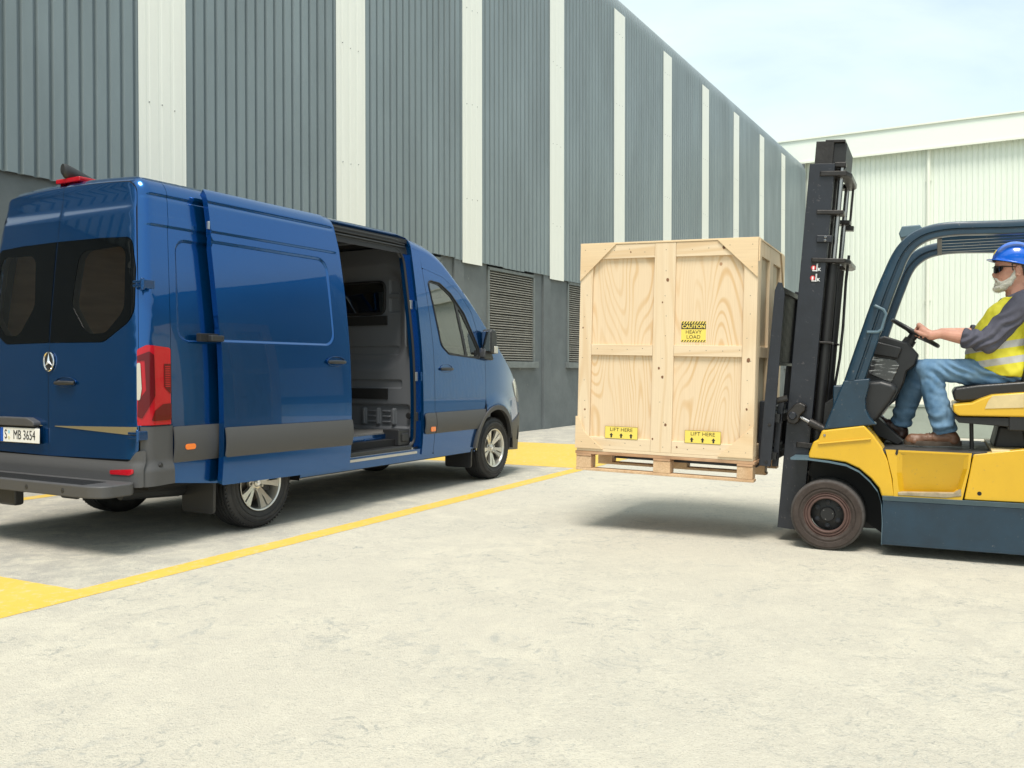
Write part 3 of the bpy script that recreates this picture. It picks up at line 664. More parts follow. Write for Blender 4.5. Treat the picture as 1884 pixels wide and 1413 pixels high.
# --- rear face
DY = 0.943
def incurve(d, z0, n=46):      # body outline seen from behind, drawn inwards by d
    out = []; sm = smax(0.5)
    for i in range(n + 1):
        s_ = z0 + (sm - z0) * i / n; y, z, nn = prof_(0.5, s_); out.append((y - nn[0] * d, z - nn[1] * d))
    return [p for p in out if p[0] > 0.004]
def rdoor(sy):
    c = incurve(0.0535, 0.80); return [(sy * a, b) for a, b in rpoly([(0.0025, 0.622), (0.895, 0.634), (0.945, 0.70)], [0.0, 0.05, 0.0]) + c + [(0.0025, c[-1][1])]]
for sy in (-1, 1):
    ex = [(0.006 * sy, 2.190), (0.50 * sy, 2.185), (0.815 * sy, 2.172), (0.868 * sy, 1.95), (0.893 * sy, 1.60), (0.60 * sy, 1.440), (0.006 * sy, 1.445)]
    ex = rpoly(ex, [0.0, 0.2, 0.08, 0.2, 0.14, 0.15, 0.0], 6)
    if sy < 0: inn = [(-0.27, 2.100), (-0.76, 2.115), (-0.795, 1.66), (-0.62, 1.508), (-0.42, 1.500), (-0.225, 1.72)]
    else: inn = [(0.27, 2.100), (0.76, 2.115), (0.795, 1.66), (0.62, 1.508), (0.42, 1.500), (0.225, 1.72)]
    inn = rpoly(inn, [0.09, 0.09, 0.12, 0.10, 0.14, 0.12], 6)
    d_ = patch('rear_door', rear, rdoor(sy), M_blue, VAN, holes=[ex], h=0.05, rim=0.03, rimm=M_gap, out=BACK)
    wdw = patch('rear_window', lambda a, b: rear(a, b, -0.003), flip_off(ex, -0.003), M_frit, d_, holes=[inn], h=0.05, rim=0.006, out=BACK)
    patch('glass', lambda a, b: rear(a, b, -0.001), flip_off(inn, 0.003), M_tint, wdw, h=0.05, out=BACK)
    patch('inner_panel', lambda a, b: rear(a, b, 0.06), flip_off(rdoor(sy), -0.03), M_int, d_, holes=[flip_off(inn, 0.01)], h=0.1, out=BACK)
    # door pressing below the window: strip with a sandy reflection put into its colour
    tp = [(0.08 * sy, 0.842), (0.94 * sy, 0.858), (0.94 * sy, 0.800), (0.08 * sy, 0.838)]
    patch('chamfer_strip', lambda a, b: rear(a, b, -0.006), tp, mat('sand_reflection_trim' if sy < 0 else 'sand_reflection_far', (0.20, 0.165, 0.09), 0.35), d_, h=0.05, rim=0.006, out=BACK)
# opening frame round the rear doors (D pillar inner strip / header)
def ring(a, b): return rear(a, b, 0.012)
ic = incurve(0.046, 0.80); outer = [(-0.94, 0.60), (0.94, 0.60), (0.952, 0.70)] + ic + [(-a, b) for a, b in ic[::-1]] + [(-0.952, 0.70)]
patch('door_frame', ring, outer, M_gap, VAN, holes=[rpoly([(-0.85, 0.70), (0.85, 0.70), (0.80, 2.45), (-0.80, 2.45)], 0.08)], h=0.05, out=BACK)
# hinges
for z, yy in ((1.835, -0.94), (0.80, -0.955)):
    x0 = lean(z) + XR + 0.02; hm = MB()
    hm.box((x0 - 0.045, -0.99, z - 0.030), (x0 + 0.05, -0.955, z + 0.030)); hm.box((x0 - 0.05, -0.985, z - 0.022), (x0 - 0.022, -0.885, z - 0.002)); hm.box((x0 - 0.05, -0.985, z + 0.006), (x0 - 0.022, -0.885, z + 0.024))
    hm.tube([(x0 - 0.04, -0.975, z - 0.042), (x0 - 0.04, -0.975, z + 0.040)], 0.013, 10)
    hm.build('door_hinge', M_blue, VAN, bevel=0.005)
# emblem
EM = Matrix.Translation((XR - 0.022, -0.012, 1.308)) @ Matrix.Rotation(R(-90), 4, 'Z') @ Matrix.Rotation(R(90), 4, 'X')
em = MB(); em.tube([(0.056 * math.cos(a), 0.068 * math.sin(a) , 0) for a in [2 * PI * k / 32 for k in range(32)]], 0.0065, 8, closed=True)
for k in range(3):
    a = PI / 2 + k * 2 * PI / 3; tip = (0.052 * math.cos(a), 0.064 * math.sin(a), 0.0); b1 = (0.012 * math.cos(a + 1.047), 0.014 * math.sin(a + 1.047), 0); b2 = (0.012 * math.cos(a - 1.047), 0.014 * math.sin(a - 1.047), 0)
    em.add([tip, b1, b2, (0, 0, 0.012)], [(0, 1, 3), (2, 0, 3), (0, 2, 1)])
eo = em.build('emblem', M_chrome, VAN, smooth=True, sharp=30); eo.matrix_local = EM
eb = MB(); eb.lathe([(0.0001, 0.002), (0.058, 0.002), (0.058, -0.02)], axis='z', seg=32); eo2 = eb.build('emblem_backing', M_trimd, eo, smooth=True); eo2.location = (0, 0, -0.006); eo2.scale = (1, 1.18, 1)
# rear door handle: dished pocket and pull
def handle(parent, P0, ux, uy, un, wd=0.24, hh=0.085):
    """pocket ellipse in the panel plus a bar bridging it"""
    m = MB(); ring_ = []
    N = 28
    for j, (sc_, dp) in enumerate(((1.0, 0.003), (0.96, 0.005), (0.90, -0.006), (0.6, -0.02), (0.02, -0.024))):
        for k in range(N):
            a = 2 * PI * k / N; m.v.append(tuple(P0 + ux * (wd / 2 * math.cos(a) * sc_) + uy * (hh / 2 * math.sin(a) * sc_) + un * dp))
    for j in range(4):
        for k in range(N): m.f.append((j * N + k, j * N + (k + 1) % N, (j + 1) * N + (k + 1) % N, (j + 1) * N + k)); m.mi.append(0)
    pk = m.build('handle_pocket', M_blue, parent, smooth=True, sharp=60, fix=True)
    b = MB(); pts = [P0 + ux * (wd * 0.46 * c) + un * (0.010 + 0.016 * (1 - c ** 4)) + uy * (-0.006) for c in [-1 + 2 * k / 14 for k in range(15)]]
    b.tube(pts, 0.015, 10, rfun=lambda t: 0.013 + 0.004 * math.sin(PI * t)); b.build('handle', M_trimd, parent, smooth=True)
ux = Vector((0, -1, 0)); handle(VAN, rear(-0.205, 1.160) + Vector((-0.002, 0, 0)), ux, UP, BACK, 0.235, 0.075)
# number plate, its bar and carrier
pc = MB(); pm = 0.09
PB = MB().box((XR - 0.052, -0.125 + 0.0, 0.70), (XR - 0.030, 0.66 + 0.0, 0.83)).build('plate_holder', M_trimd, VAN, bevel=0.01)
pl = MB().box((XR - 0.060, 0.049, 0.7085), (XR - 0.053, 0.525, 0.818)).build('licence_plate', M_whitep, VAN, bevel=0.008)
PB.location = (0, 0.175, 0.0); PB.scale = (1, 0.70, 1)
pb = MB(); pb.box((-0.0015, 0.488, 0.7105), (0.0, 0.522, 0.816)); q = pb.build('blue_band', M_eu, pl); q.location = (XR - 0.0605, 0, 0)
PM = Matrix.Translation((XR - 0.0615, 0.408, 0.763)) @ Matrix.Rotation(R(-90), 4, 'Z') @ Matrix.Rotation(R(90), 4, 'X')
def ptext(s, y, sx=0.78, sz=0.088):
    text_obj('plate_text', s, sz, M_blk, pl, Matrix.Translation((XR - 0.0615, y, 0.763)) @ Matrix.Rotation(R(-90), 4, 'Z') @ Matrix.Rotation(R(90), 4, 'X'), 0.0006, sx)
ptext('S', 0.455, 0.72, 0.098); ptext('MB 3654', 0.228, 0.76, 0.098)
sealm = MB(); sealm.lathe([(0.0001, 0), (0.014, 0)], (0, 0, 0), 'x', 16); 
for zz, mm in ((0.785, mat('seal_pale_blue', (0.35, 0.60, 0.72), 0.5)), (0.742, mat('seal_pale_yellow', (0.62, 0.60, 0.38), 0.5))):
    q = MB().lathe([(0.0001, -0.0005), (0.013, -0.0005), (0.013, 0.001)], (0, 0, 0), 'x', 16).build('plate_seal', mm, pl); q.location = (XR - 0.0610, 0.416, zz)
ph = MB(); ph.prism(rpoly([(0.09, 0.832), (0.10, 0.868), (0.18, 0.895), (0.55, 0.895), (0.63, 0.87), (0.65, 0.832)], 0.02), XR - 0.075, XR - 0.01, ax=0); ph.build('plate_lamp_bar', M_trim, VAN, bevel=0.008)
# tail lamps (corner wrapped)
TLz0, TLz1 = 0.868, 1.418
tl = [(T0 - 0.012, TLz0), (0.368, TLz0), (0.372, 1.402), (T0 + 0.05, 1.42), (T0 - 0.010, 1.39)]
def so(o, sy=-1): return lambda a, b: side(a, b, sy, k=0, extra=lambda x, s: o)
TL = patch('tail_light', so(0.006), rpoly(tl, [0.005, 0.005, 0.02, 0.03, 0.02]), M_red, VAN, h=0.014, rim=0.02, rimm=M_gap)
wedge = rpoly([(T0 - 0.008, 1.30), (0.175, 1.32), (0.188, 1.02), (0.150, 1.00), (T0 - 0.008, 0.965)], 0.012)
patch('reversing_lens', so(0.0150), rpoly([(T0 - 0.008, 1.295), (0.148, 1.30), (0.155, 1.12), (T0 + 0.01, 1.045), (T0 - 0.008, 1.04)], 0.012), M_clear, TL, h=0.014)
patch('dark_lens', so(0.0105), rpoly([(T0 - 0.008, 1.345), (0.20, 1.375), (0.232, 1.35), (0.238, 1.07), (T0 + 0.02, 0.915), (T0 - 0.008, 0.93), (T0 - 0.004, 1.03), (0.180, 1.11), (0.172, 1.315), (T0 - 0.008, 1.31)], 0.008), M_redd, TL, h=0.014)
patch('dark_lens', so(0.0100), rpoly([(0.372, 0.900), (0.210, 0.895), (0.235, 0.965), (0.300, 1.01), (0.372, 1.015)], 0.01), M_redd, TL, h=0.014)
patch('dark_lens', so(0.0100), rpoly([(0.312, 1.29), (0.371, 1.29), (0.371, 1.075), (0.312, 1.13)], 0.006), M_redd, TL, h=0.014)
for k in range(12):
    zz = 1.13 + 0.0125 * k; patch('led_bar', so(0.0120), [(0.320, zz), (0.362, zz), (0.362, zz + 0.006), (0.320, zz + 0.006)], M_red, TL, h=0.03)
patch('tail_light', so(0.006, 1), rpoly(tl, 0.01), M_red, VAN, h=0.06, rim=0.02, out=Vector((0, 1, 0)))
# bumper with corner and step
def bump(t, z):   # wraps round the corner, deeper than the body
    b = side(t, 0.8, k=0); r_ = 0.022 - 0.0 * z + 0.02 * sstep(0.62, 0.55, z)
    n = Vector((-math.sin(max(0, (XR + RR - t) / RR)), -math.cos(max(0, min(PI / 2, (XR + RR - t) / RR))), 0)).normalized() if t < XR + RR else Vector((0, -1, 0))
    q = Vector((b.x, b.y, z)) + n * (r_ - 0.02); 
    return q
patch('bumper_corner', bump, [(XR + RR - RR * 1.5, 0.445), (0.386, 0.455), (0.386, 0.858), (XR + RR - RR * 1.0, 0.858), (XR + RR - RR * 1.0, 0.70), (XR + RR - RR * 1.25, 0.62), (XR + RR - RR * 1.5, 0.60)], M_trim, VAN, h=0.03, rim=0.03)
def bface(y, z): return Vector((XR - 0.045 + 0.02 * abs(y) ** 3 - 0.02 * sstep(0.63, 0.56, z) + RR * (1 - math.sqrt(max(0.0, 1 - (max(0, abs(y) - 0.90) / 0.115) ** 2))), y if y < 0 else y * LS, z))
patch('bumper', bface, rpoly([(-1.0, 0.448), (1.0, 0.448), (1.0, 0.70), (0.955, 0.69), (0.90, 0.622), (-0.90, 0.622), (-0.955, 0.69), (-1.0, 0.70)], [0.01, 0.01, 0.01, 0.03, 0.05, 0.05, 0.03, 0.01]), M_trim, VAN, h=0.03, out=BACK, rim=0.06)
patch('bumper_reflector', lambda a, b: bface(a, b) + Vector((-0.006, 0, 0)), rpoly([(-0.74, 0.560), (-0.955, 0.575), (-0.955, 0.545), (-0.925, 0.532), (-0.74, 0.532)], 0.01), M_red, VAN, h=0.03, out=BACK, rim=0.01)
for (x, y, z) in ((XR - 0.005, -1.005, 0.600),):
    pass
for yy, zz in ((-1.022, 0.59),):
    MB().lathe([(0.0001, -0.004), (0.012, -0.004), (0.014, 0.0), (0.019, 0.001)], (0.272, yy + 0.003, zz), 'y', 20).build('parking_sensor', M_trimd, VAN, smooth=True, fix=True)
st = MB(); sp_ = rpoly([(-0.20, 0.92), (-0.20, -0.88), (-0.155, -1.00), (0.06, -1.0), (0.12, -0.93), (0.12, 0.92)], [0.02, 0.10, 0.10, 0.06, 0.02, 0.02])
st.prism(sp_, 0.405, 0.488, ax=2); ST = st.build('rear_step', M_trim, VAN, bevel=0.012, seg=3)
q = MB(); 
for k in range(9): q.box((-0.165 + 0.02 * k, -0.80, 0.488), (-0.157 + 0.02 * k, 0.8, 0.4915))
q.build('step_tread', M_trimd, ST)
for yy in (0.10, -0.235, -0.63): MB().lathe([(0.0001, -0.003), (0.011, -0.003), (0.013, -0.001), (0.018, 0.0)], (-0.2005, yy, 0.444), 'x', 18).build('parking_sensor', M_trimd, ST, smooth=True, fix=True)
MB().box((-0.08, 0.10, 0.27), (0.0, 0.30, 0.41)).build('tow_bracket', M_trimd, VAN, bevel=0.02)
MB().tube([(0.30, -0.55, 0.37), (0.75, -0.62, 0.35), (1.0, -0.6, 0.37)], 0.06, 10).build('exhaust', M_trimd, VAN, smooth=True)
# roof camera pod and high brake lamp
bl = MB(); bl.prism(rpoly([(-0.14, 2.640), (0.14, 2.640), (0.14, 2.676), (-0.14, 2.676)], 0.01), 0.285, 0.45, ax=0); bl.build('brake_lamp', M_red, VAN, bevel=0.008)
fn = MB(); cs = []
for i, (x, z, wd, hh) in enumerate(((0.262, 2.738, 0.026, 0.040), (0.285, 2.728, 0.038, 0.055), (0.35, 2.712, 0.040, 0.052), (0.45, 2.692, 0.034, 0.040), (0.55, 2.682, 0.016, 0.018))):
    cs.append([(x + 0.05 * 0, wd * math.cos(a) + 0.02, z + hh * math.sin(a)) for a in [2 * PI * k / 16 for k in range(16)]])
for c in cs: fn.v += c
for i in range(4):
    for k in range(16): fn.f.append((i * 16 + k, i * 16 + (k + 1) % 16, (i + 1) * 16 + (k + 1) % 16, (i + 1) * 16 + k)); fn.mi.append(0)
fn.f.append(tuple(range(15, -1, -1))); fn.f.append(tuple(64 + k for k in range(16))); fn.mi += [0, 0]
fn.build('camera_pod', M_trimd, VAN, smooth=True, sharp=50, fix=True)

# --- sliding door (its own shell, pushed out and back)
DO = 0.100; DX = -1.252
def dsk(x, s):
    r = side(x, s, extra=dpress)
    n = (side(x, s + .01, k=0) - side(x, s - .01, k=0)).normalized(); n = Vector((0, -n.z, n.y)) if n.y >= 0 else Vector((0, -n.z, n.y))
    return Vector((r.x + DX, r.y - DO, r.z))
X0, X1 = 2.022, 3.448
dpress0 = bw(2.04 - 0.35, 1.452, 3.285, 2.205, 0.115, 0.011, 0.020)
def dpress(x, s): return dpress0(x, s)
dl = rpoly([(X0, 0.397), (X1 + 0.02, 0.380), (X1 + 0.02, 1.9), (X1 + 0.005, 2.3), (X1 - 0.045, 2.608), (X0 - 0.01, 2.608)], [0.015, 0.015, 0, 0, 0.015, 0.015])
fl = [dl]
SD = patch('side_door', dsk, dl, M_blue, VAN, h=0.05, grid=(0.07, 0.025), rim=0.05, rimm=M_blue,
           feats=[[(X0 + 0.01, 1.452 + q), (3.15, 1.452 + q)] + [p for p in rrect(1.69, 1.452 + q, 3.285 - q, 2.205 - q, 0.115 - q) if p[0] > 3.1] + [(3.15, 2.205 - q), (X0 + 0.01, 2.205 - q)] for q in (-0.005, 0, 0.0067, 0.0133, 0.020, 0.025)] + rows(X0, X1 + 0.02))
def dof(o): return lambda x, s: (lambda r: Vector((r.x + DX, r.y - DO, r.z)))(side(x, s, k=0, extra=lambda a, b: o))
patch('door_trim', lambda x, s: (lambda r: Vector((r.x + DX, r.y - DO, r.z)))(crown(0.708, 0.116)(x, s)), rpoly([(X0 + 0.002, 0.607), (X1 + 0.015, 0.592), (X1 + 0.015, 0.814), (X0 + 0.002, 0.826)], 0.012), M_trim, SD, h=0.05, rim=0.014)
patch('door_inner', dof(-0.052), flip_off(dl, -0.01), M_intd, SD, h=0.1, out=Vector((0, 1, 0)))
hp = dof(0.001)(3.275, 1.320); handle(SD, hp, Vector((1, 0, 0)), UP, RIGHT, 0.235, 0.085)
MB().box((X0 + DX - 0.10, -1.085, 1.455), (X0 + DX + 0.02, -1.03, 1.50)).build('roller_arm', M_trimd, SD, bevel=0.008)
q = MB(); q.box((0.60, -1.045, 1.452), (1.9, -1.000, 1.512)); q.build('door_track', M_gap, VAN, bevel=0.006)
p = dof(0.0)(X0 - 0.004, 2.32); MB().box((p.x - 0.014, p.y + 0.004, 2.285), (p.x + 0.002, p.y + 0.03, 2.345)).build('door_latch', M_step, SD, bevel=0.005)
hp = side(3.875, 1.262, extra=lambda x, s: 0.001); handle(FD, hp, Vector((1, 0, 0)), UP, RIGHT, 0.235, 0.085)

# --- mirror
mi = MB(); mi.prism(rpoly([(4.60, 1.44), (4.72, 1.42), (4.74, 1.62), (4.71, 1.685), (4.63, 1.70), (4.60, 1.67)], 0.02), -1.115, -0.985); MIR = mi.build('wing_mirror', M_trimd, VAN, bevel=0.025, seg=3)
q = MB(); q.box((4.592, -1.100, 1.455), (4.5985, -1.0, 1.672)); q.build('mirror_glass', mat('mirror_glass', (0.30, 0.32, 0.34), 0.05, metal=1.0), MIR, bevel=0.003)
q = MB(); q.box((4.66, -1.13, 1.43), (4.73, -1.10, 1.51)); q.build('mirror_indicator', M_clear, MIR, bevel=0.01)
q = MB(); q.prism(rpoly([(4.55, 1.375), (4.78, 1.350), (4.72, 1.45), (4.60, 1.50)], 0.02), -1.05, -0.92); q.build('mirror_arm', M_trimd, MIR, bevel=0.012)

# --- inside
PX = 3.510
def part(y, z):
    x = PX; d = 0.0
    d += 0.075 * sstep(0.05, -0.09, sdr(y, z, -0.70, 1.28, 0.70, 2.30, 0.24))          # bulge toward the cab around the window
    d += 0.016 * sstep(0, -0.012, sdr(y, z, -0.70, 1.055, 0.5, 1.150, 0.03))
    d += 0.014 * sstep(0, -0.012, sdr(y, z, -0.62, 1.40, 0.4, 1.50, 0.04))
    d += 0.022 * sstep(0, -0.014, sdr(y, z, -0.62, 1.84, -0.48, 2.00, 0.02)); d += 0.022 * sstep(0, -0.014, sdr(y, z, -0.62, 2.03, -0.48, 2.19, 0.02))
    d += 0.030 * sstep(0, -0.03, sdr(y, z, -0.80, 0.64, 0.60, 0.90, 0.05))
    for c in (-0.20, -0.38, -0.58): d -= 0.040 * sstep(0, -0.016, sdr(y, z, c - 0.028, 0.67, c + 0.028, 0.86, 0.027))
    for c0, c1 in ((-0.345, -0.235), (-0.535, -0.425)):
        for k in range(3): d -= 0.022 * sstep(0, -0.010, sdr(y, z, c0, 0.695 + 0.055 * k, c1, 0.722 + 0.055 * k, 0.013))
    return Vector((x + d, y, z))
PFE = []
for (a, b, c, d_, r, w) in [(-0.70, 1.055, 0.5, 1.150, 0.03, 0.012), (-0.62, 1.40, 0.4, 1.50, 0.04, 0.012), (-0.62, 1.84, -0.48, 2.00, 0.02, 0.014), (-0.62, 2.03, -0.48, 2.19, 0.02, 0.014)] + [(c - 0.028, 0.67, c + 0.028, 0.86, 0.027, 0.016) for c in (-0.20, -0.38, -0.58)] + [(c0, 0.695 + 0.055 * k, c1, 0.722 + 0.055 * k, 0.013, 0.010) for c0, c1 in ((-0.345, -0.235), (-0.535, -0.425)) for k in range(3)]:
    PFE += [rrect(a - 0.003, b - 0.003, c + 0.003, d_ + 0.003, r + 0.003), rrect(a, b, c, d_, r), rrect(a + w / 2, b + w / 2, c - w / 2, d_ - w / 2, max(0.003, r - w / 2)), rrect(a + w, b + w, c - w, d_ - w, max(0.002, r - w))]
pw = rrect(-0.43, 1.835, 0.43, 2.165, 0.07, 5)
PT = patch('partition', part, [(-0.93, 0.45), (0.84, 0.45), (0.84, 1.4), (0.71, 2.5), (-0.80, 2.5), (-0.93, 1.4)], M_int, VAN, holes=[pw], h=0.014, out=BACK, rim=0.02, feats=PFE)
MB().tube([(PX + 0.070, a, b) for a, b in dens(pw, 0.05)], 0.016, 8, closed=True).build('window_rubber', M_blk, PT, smooth=True)
patch('partition_glass', lambda a, b: Vector((PX + 0.085, a, b)), pw, glass_mat('partition_glass', (0.75, 0.80, 0.80), 1.0), PT, h=0.2, out=BACK)
MB().box((PX + 0.055, -0.46, 1.715), (PX + 0.073, 0.2, 1.81)).build('foam_strip', M_intd, PT)
MB().box((PX - 0.012, -0.52, 0.945), (PX + 0.0, 0.1, 1.055)).build('foam_strip', M_intd, PT)
gh = MB(); gh.tube([(PX, -0.79, 1.90), (PX - 0.05, -0.79, 1.87), (PX - 0.06, -0.79, 1.82), (PX - 0.06, -0.79, 1.52), (PX - 0.05, -0.79, 1.48), (PX, -0.79, 1.45)], 0.012, 8); gh.build('grab_handle', M_int, PT, smooth=True)
for z in (1.95, 1.72, 1.35, 1.05, 0.9): MB().lathe([(0.0001, 0.004), (0.008, 0.003), (0.01, 0)], (PX, -0.855, z), 'x', 8).build('screw', M_step, PT)
MB().lathe([(0.0001, -0.012), (0.03, -0.010), (0.034, 0.0)], (PX, -0.78, 0.78), 'x', 16).build('socket', M_blk, PT, smooth=True, fix=True)
FL = MB().box((0.25, -0.72, 0.57), (PX, 0.84, 0.63)).box((0.25, -0.90, 0.57), (2.0, -0.72, 0.63)).build('cargo_floor', M_floor, VAN)
MB().box((2.0, -0.735, 0.50), (3.18, -0.725, 0.615)).build('step_riser', M_blue, VAN)
for x in (2.45, 2.85): MB().box((x, -0.745, 0.535), (x + 0.26, -0.735, 0.585)).build('riser_pressing', M_blue, VAN, bevel=0.01)
MB().box((2.0, -0.95, 0.44), (3.33, -0.70, 0.50)).build('step_well', M_trimd, VAN, bevel=0.01)
MB().box((3.18, -0.90, 0.50), (3.36, -0.70, 0.66)).box((3.22, -0.915, 0.54), (3.33, -0.895, 0.62)).build('step_box', M_trimd, VAN, bevel=0.012)
st = MB()
for i, (yy, zz) in enumerate(((-0.93, 0.470), (-0.955, 0.455), (-0.98, 0.438))): st.box((1.9, yy - 0.012, zz - 0.02), (3.36, yy + 0.012, zz + 0.004))
st.build('sill_plate', M_step, VAN, bevel=0.003)
MB().box((0.3, -0.80, 2.52), (PX, 0.71, 2.56)).build('roof_lining', M_intd, VAN)
for x in (0.8, 1.5, 2.2, 2.9): MB().box((x, -0.78, 2.47), (x + 0.07, 0.69, 2.52)).build('roof_bow', M_int, VAN, bevel=0.01)
patch('inner_liner', lambda a, b: side(a, b, 1, extra=lambda x, s: -0.06), [(0.3, 0.6), (PX, 0.6), (PX, 2.5), (0.3, 2.5)], mat('ply_lining', (0.34, 0.22, 0.12), 0.6, var=0.3, vs=2, stretch=(1, 1, 6)), VAN, h=0.2, out=RIGHT)
MB().box((0.32, 0.2, 0.63), (0.36, 0.9, 0.64)).build('floor_lip', M_step, VAN)
# cab: dashboard, wheel, two seats
MB().prism(rpoly([(4.55, 0.85), (5.15, 0.85), (5.15, 1.36), (4.85, 1.40), (4.62, 1.30)], 0.05), -0.88, 0.78).build('dashboard', M_trimd, VAN, bevel=0.02)
for yy in (-0.50, 0.50):
    s_ = MB(); s_.prism(rpoly([(3.75, 0.85), (4.25, 0.85), (4.27, 1.02), (3.80, 1.0)], 0.05), yy - 0.24, yy + 0.24); S_ = s_.build('seat', M_trimd, VAN, bevel=0.03)
    s_ = MB(); s_.prism(rpoly([(3.72, 0.98), (3.86, 0.98), (3.72, 1.62), (3.60, 1.62)], 0.04), yy - 0.22, yy + 0.22); s_.build('seat_back', M_trimd, S_, bevel=0.03)
    s_ = MB(); s_.prism(rpoly([(3.60, 1.66), (3.70, 1.66), (3.68, 1.84), (3.59, 1.84)], 0.03), yy - 0.12, yy + 0.12); s_.build('headrest', M_trimd, S_, bevel=0.02)
sw = MB(); MS = Matrix.Translation((4.50, 0.50, 1.32)) @ Matrix.Rotation(R(60), 4, 'Y')
sw.tube([MS @ Vector((0.19 * math.cos(a), 0.19 * math.sin(a), 0)) for a in [2 * PI * k / 28 for k in range(28)]], 0.015, 8, closed=True); sw.tube([MS @ Vector((-0.19, 0, 0)), MS @ Vector((0.19, 0, 0))], 0.02, 8); sw.build('steering_wheel', M_blk, VAN, smooth=True)
MB().box((0.3, -0.85, 0.40), (5.7, 0.74, 0.565)).box((1.7, -0.9, 0.33), (4.4, 0.80, 0.41)).build('underbody', M_gap, VAN)
for xx in (1.26, 4.905):   # wheel-house liners
    for sy in (-1, 1):
        a = MB(); yo = 0.97 if sy < 0 else 0.87; a.lathe([(0.44, sy * yo), (0.44, sy * 0.56)], (xx, 0, 0.37), 'y', 24, a0=-0.1, a1=PI + 0.1); a.lathe([(0.44, sy * 0.58), (0.05, sy * 0.58)], (xx, 0, 0.37), 'y', 24, a0=-0.1, a1=PI + 0.1); a.build('wheel_house', M_gap, VAN)
for xx, sy in ((0.80, -1), (0.80, 1), (4.43, -1)):
    MB().prism(rpoly([(sy * 0.62, 0.17), (sy * (0.96 if sy < 0 else 0.86), 0.17), (sy * (0.97 if sy < 0 else 0.86), 0.47), (sy * 0.62, 0.47)], 0.03), xx - 0.012, xx + 0.012, ax=0).build('mud_flap', M_trimd, VAN, bevel=0.005)

# --- wheels
def make_wheel():
    W = D.objects.new('wheel', None); COL.objects.link(W); W.parent = VAN
    t = MB(); w2 = 0.112
    prof = [(0.215, -w2 + 0.01), (0.235, -w2 - 0.002), (0.285, -w2 - 0.010), (0.325, -w2 + 0.004), (0.343, -w2 + 0.020)]
    tread = []
    for k in range(6):
        y0 = -w2 + 0.024 + k * 0.0345; tread += [(0.352 if k not in (0, 5) else 0.348, y0), (0.3545 if k not in (0, 5) else 0.351, y0 + 0.006), (0.3545 if k not in (0, 5) else 0.351, y0 + 0.022), (0.352 if k not in (0, 5) else 0.348, y0 + 0.026)]
        if k < 5: tread += [(0.345, y0 + 0.027), (0.345, y0 + 0.0335)]
    prof += tread + [(0.343, w2 - 0.018), (0.325, w2 - 0.002), (0.285, w2 + 0.010), (0.235, w2 + 0.002), (0.215, w2 - 0.01)]
    t.lathe(prof, (0, 0, 0), 'y', 72)
    for r_, hgt in ((0.262, 0.0035), (0.308, 0.003)):
        t.lathe([(r_ - 0.004, -w2 - 0.0045), (r_, -w2 - 0.0075 - hgt), (r_ + 0.004, -w2 - 0.0045)], (0, 0, 0), 'y', 72)
    tb = MB(); n = 68
    t.build('tyre', M_tyre, W, smooth=True, sharp=28, fix=True)
    lg = MB()
    for k in range(n):      # shoulder blocks
        a = 2 * PI * k / n; Mx = Matrix.Rotation(a, 4, 'Y')
        for sg in (-1, 1): lg.box((-0.0045, sg * (w2 - 0.032), 0.338), (0.0045, sg * (w2 - 0.010), 0.3488), M=Mx)
    lg.build('tread_sipe', M_blk, W)
    rm = MB()
    rm.lathe([(0.212, -w2 + 0.004), (0.219, -w2 - 0.004), (0.216, -w2 - 0.006), (0.206, -w2 + 0.0), (0.198, -w2 + 0.020), (0.192, 0.0), (0.196, w2)], (0, 0, 0), 'y', 64)
    rm.lathe([(0.0001, -0.086), (0.020, -0.088), (0.030, -0.082), (0.034, -0.070), (0.062, -0.066), (0.070, -0.055), (0.070, -0.03)], (0, 0, 0), 'y', 40)
    for k in range(5):
        for dlt in (-0.185, 0.185):
            a0 = 2 * PI * k / 5 + PI / 2; 
            def pt(r, off, y): 
                aa = a0 + dlt * (0.85 if r < 0.1 else 1.0) + 0; return Vector((r * math.cos(aa) - off * math.sin(aa), y, r * math.sin(aa) + off * math.cos(aa)))
            hw0, hw1 = 0.016, 0.025
            vs = [pt(0.055, -hw0, -0.070), pt(0.055, hw0, -0.070), pt(0.13, hw0 * 1.1, -0.090), pt(0.13, -hw0 * 1.1, -0.090), pt(0.204, hw1 * 1.2, -0.103), pt(0.204, -hw1 * 1.2, -0.103)]
            vs += [v + Vector((0, 0.034, 0)) for v in vs]
            rm.add(vs, [(0, 3, 2, 1), (3, 5, 4, 2), (0, 6, 9, 3), (3, 9, 11, 5), (1, 2, 8, 7), (2, 4, 10, 8), (6, 7, 8, 9), (9, 8, 10, 11), (0, 1, 7, 6), (5, 11, 10, 4)])
    rm.build('rim', M_alloy, W, bevel=0.004, seg=2, sharp=35, fix=True)
    b = MB()
    for k in range(5):
        a = 2 * PI * (k + 0.5) / 5 + PI / 2; b.lathe([(0.0001, -0.084), (0.010, -0.083), (0.012, -0.060)], (0.055 * math.cos(a), 0, 0.055 * math.sin(a)), 'y', 8)
    b.build('wheel_bolt', M_step, W)
    c = MB(); c.lathe([(0.0001, -0.0895), (0.019, -0.0885)], (0, 0, 0), 'y', 20); c.build('hub_cap', M_chrome, W, smooth=True)
    dsc = MB(); dsc.lathe([(0.06, -0.02), (0.150, -0.02), (0.150, 0.0), (0.06, 0.0)], (0, 0, 0), 'y', 40); dsc.build('brake_disc', mat('brake_disc', (0.16, 0.14, 0.12), 0.4, metal=0.8), W, smooth=True, fix=True)
    cal = MB(); cal.box((0.09, -0.05, -0.05), (0.165, 0.04, 0.06)); cal.build('brake_caliper', M_trimd, W, bevel=0.008)
    return W
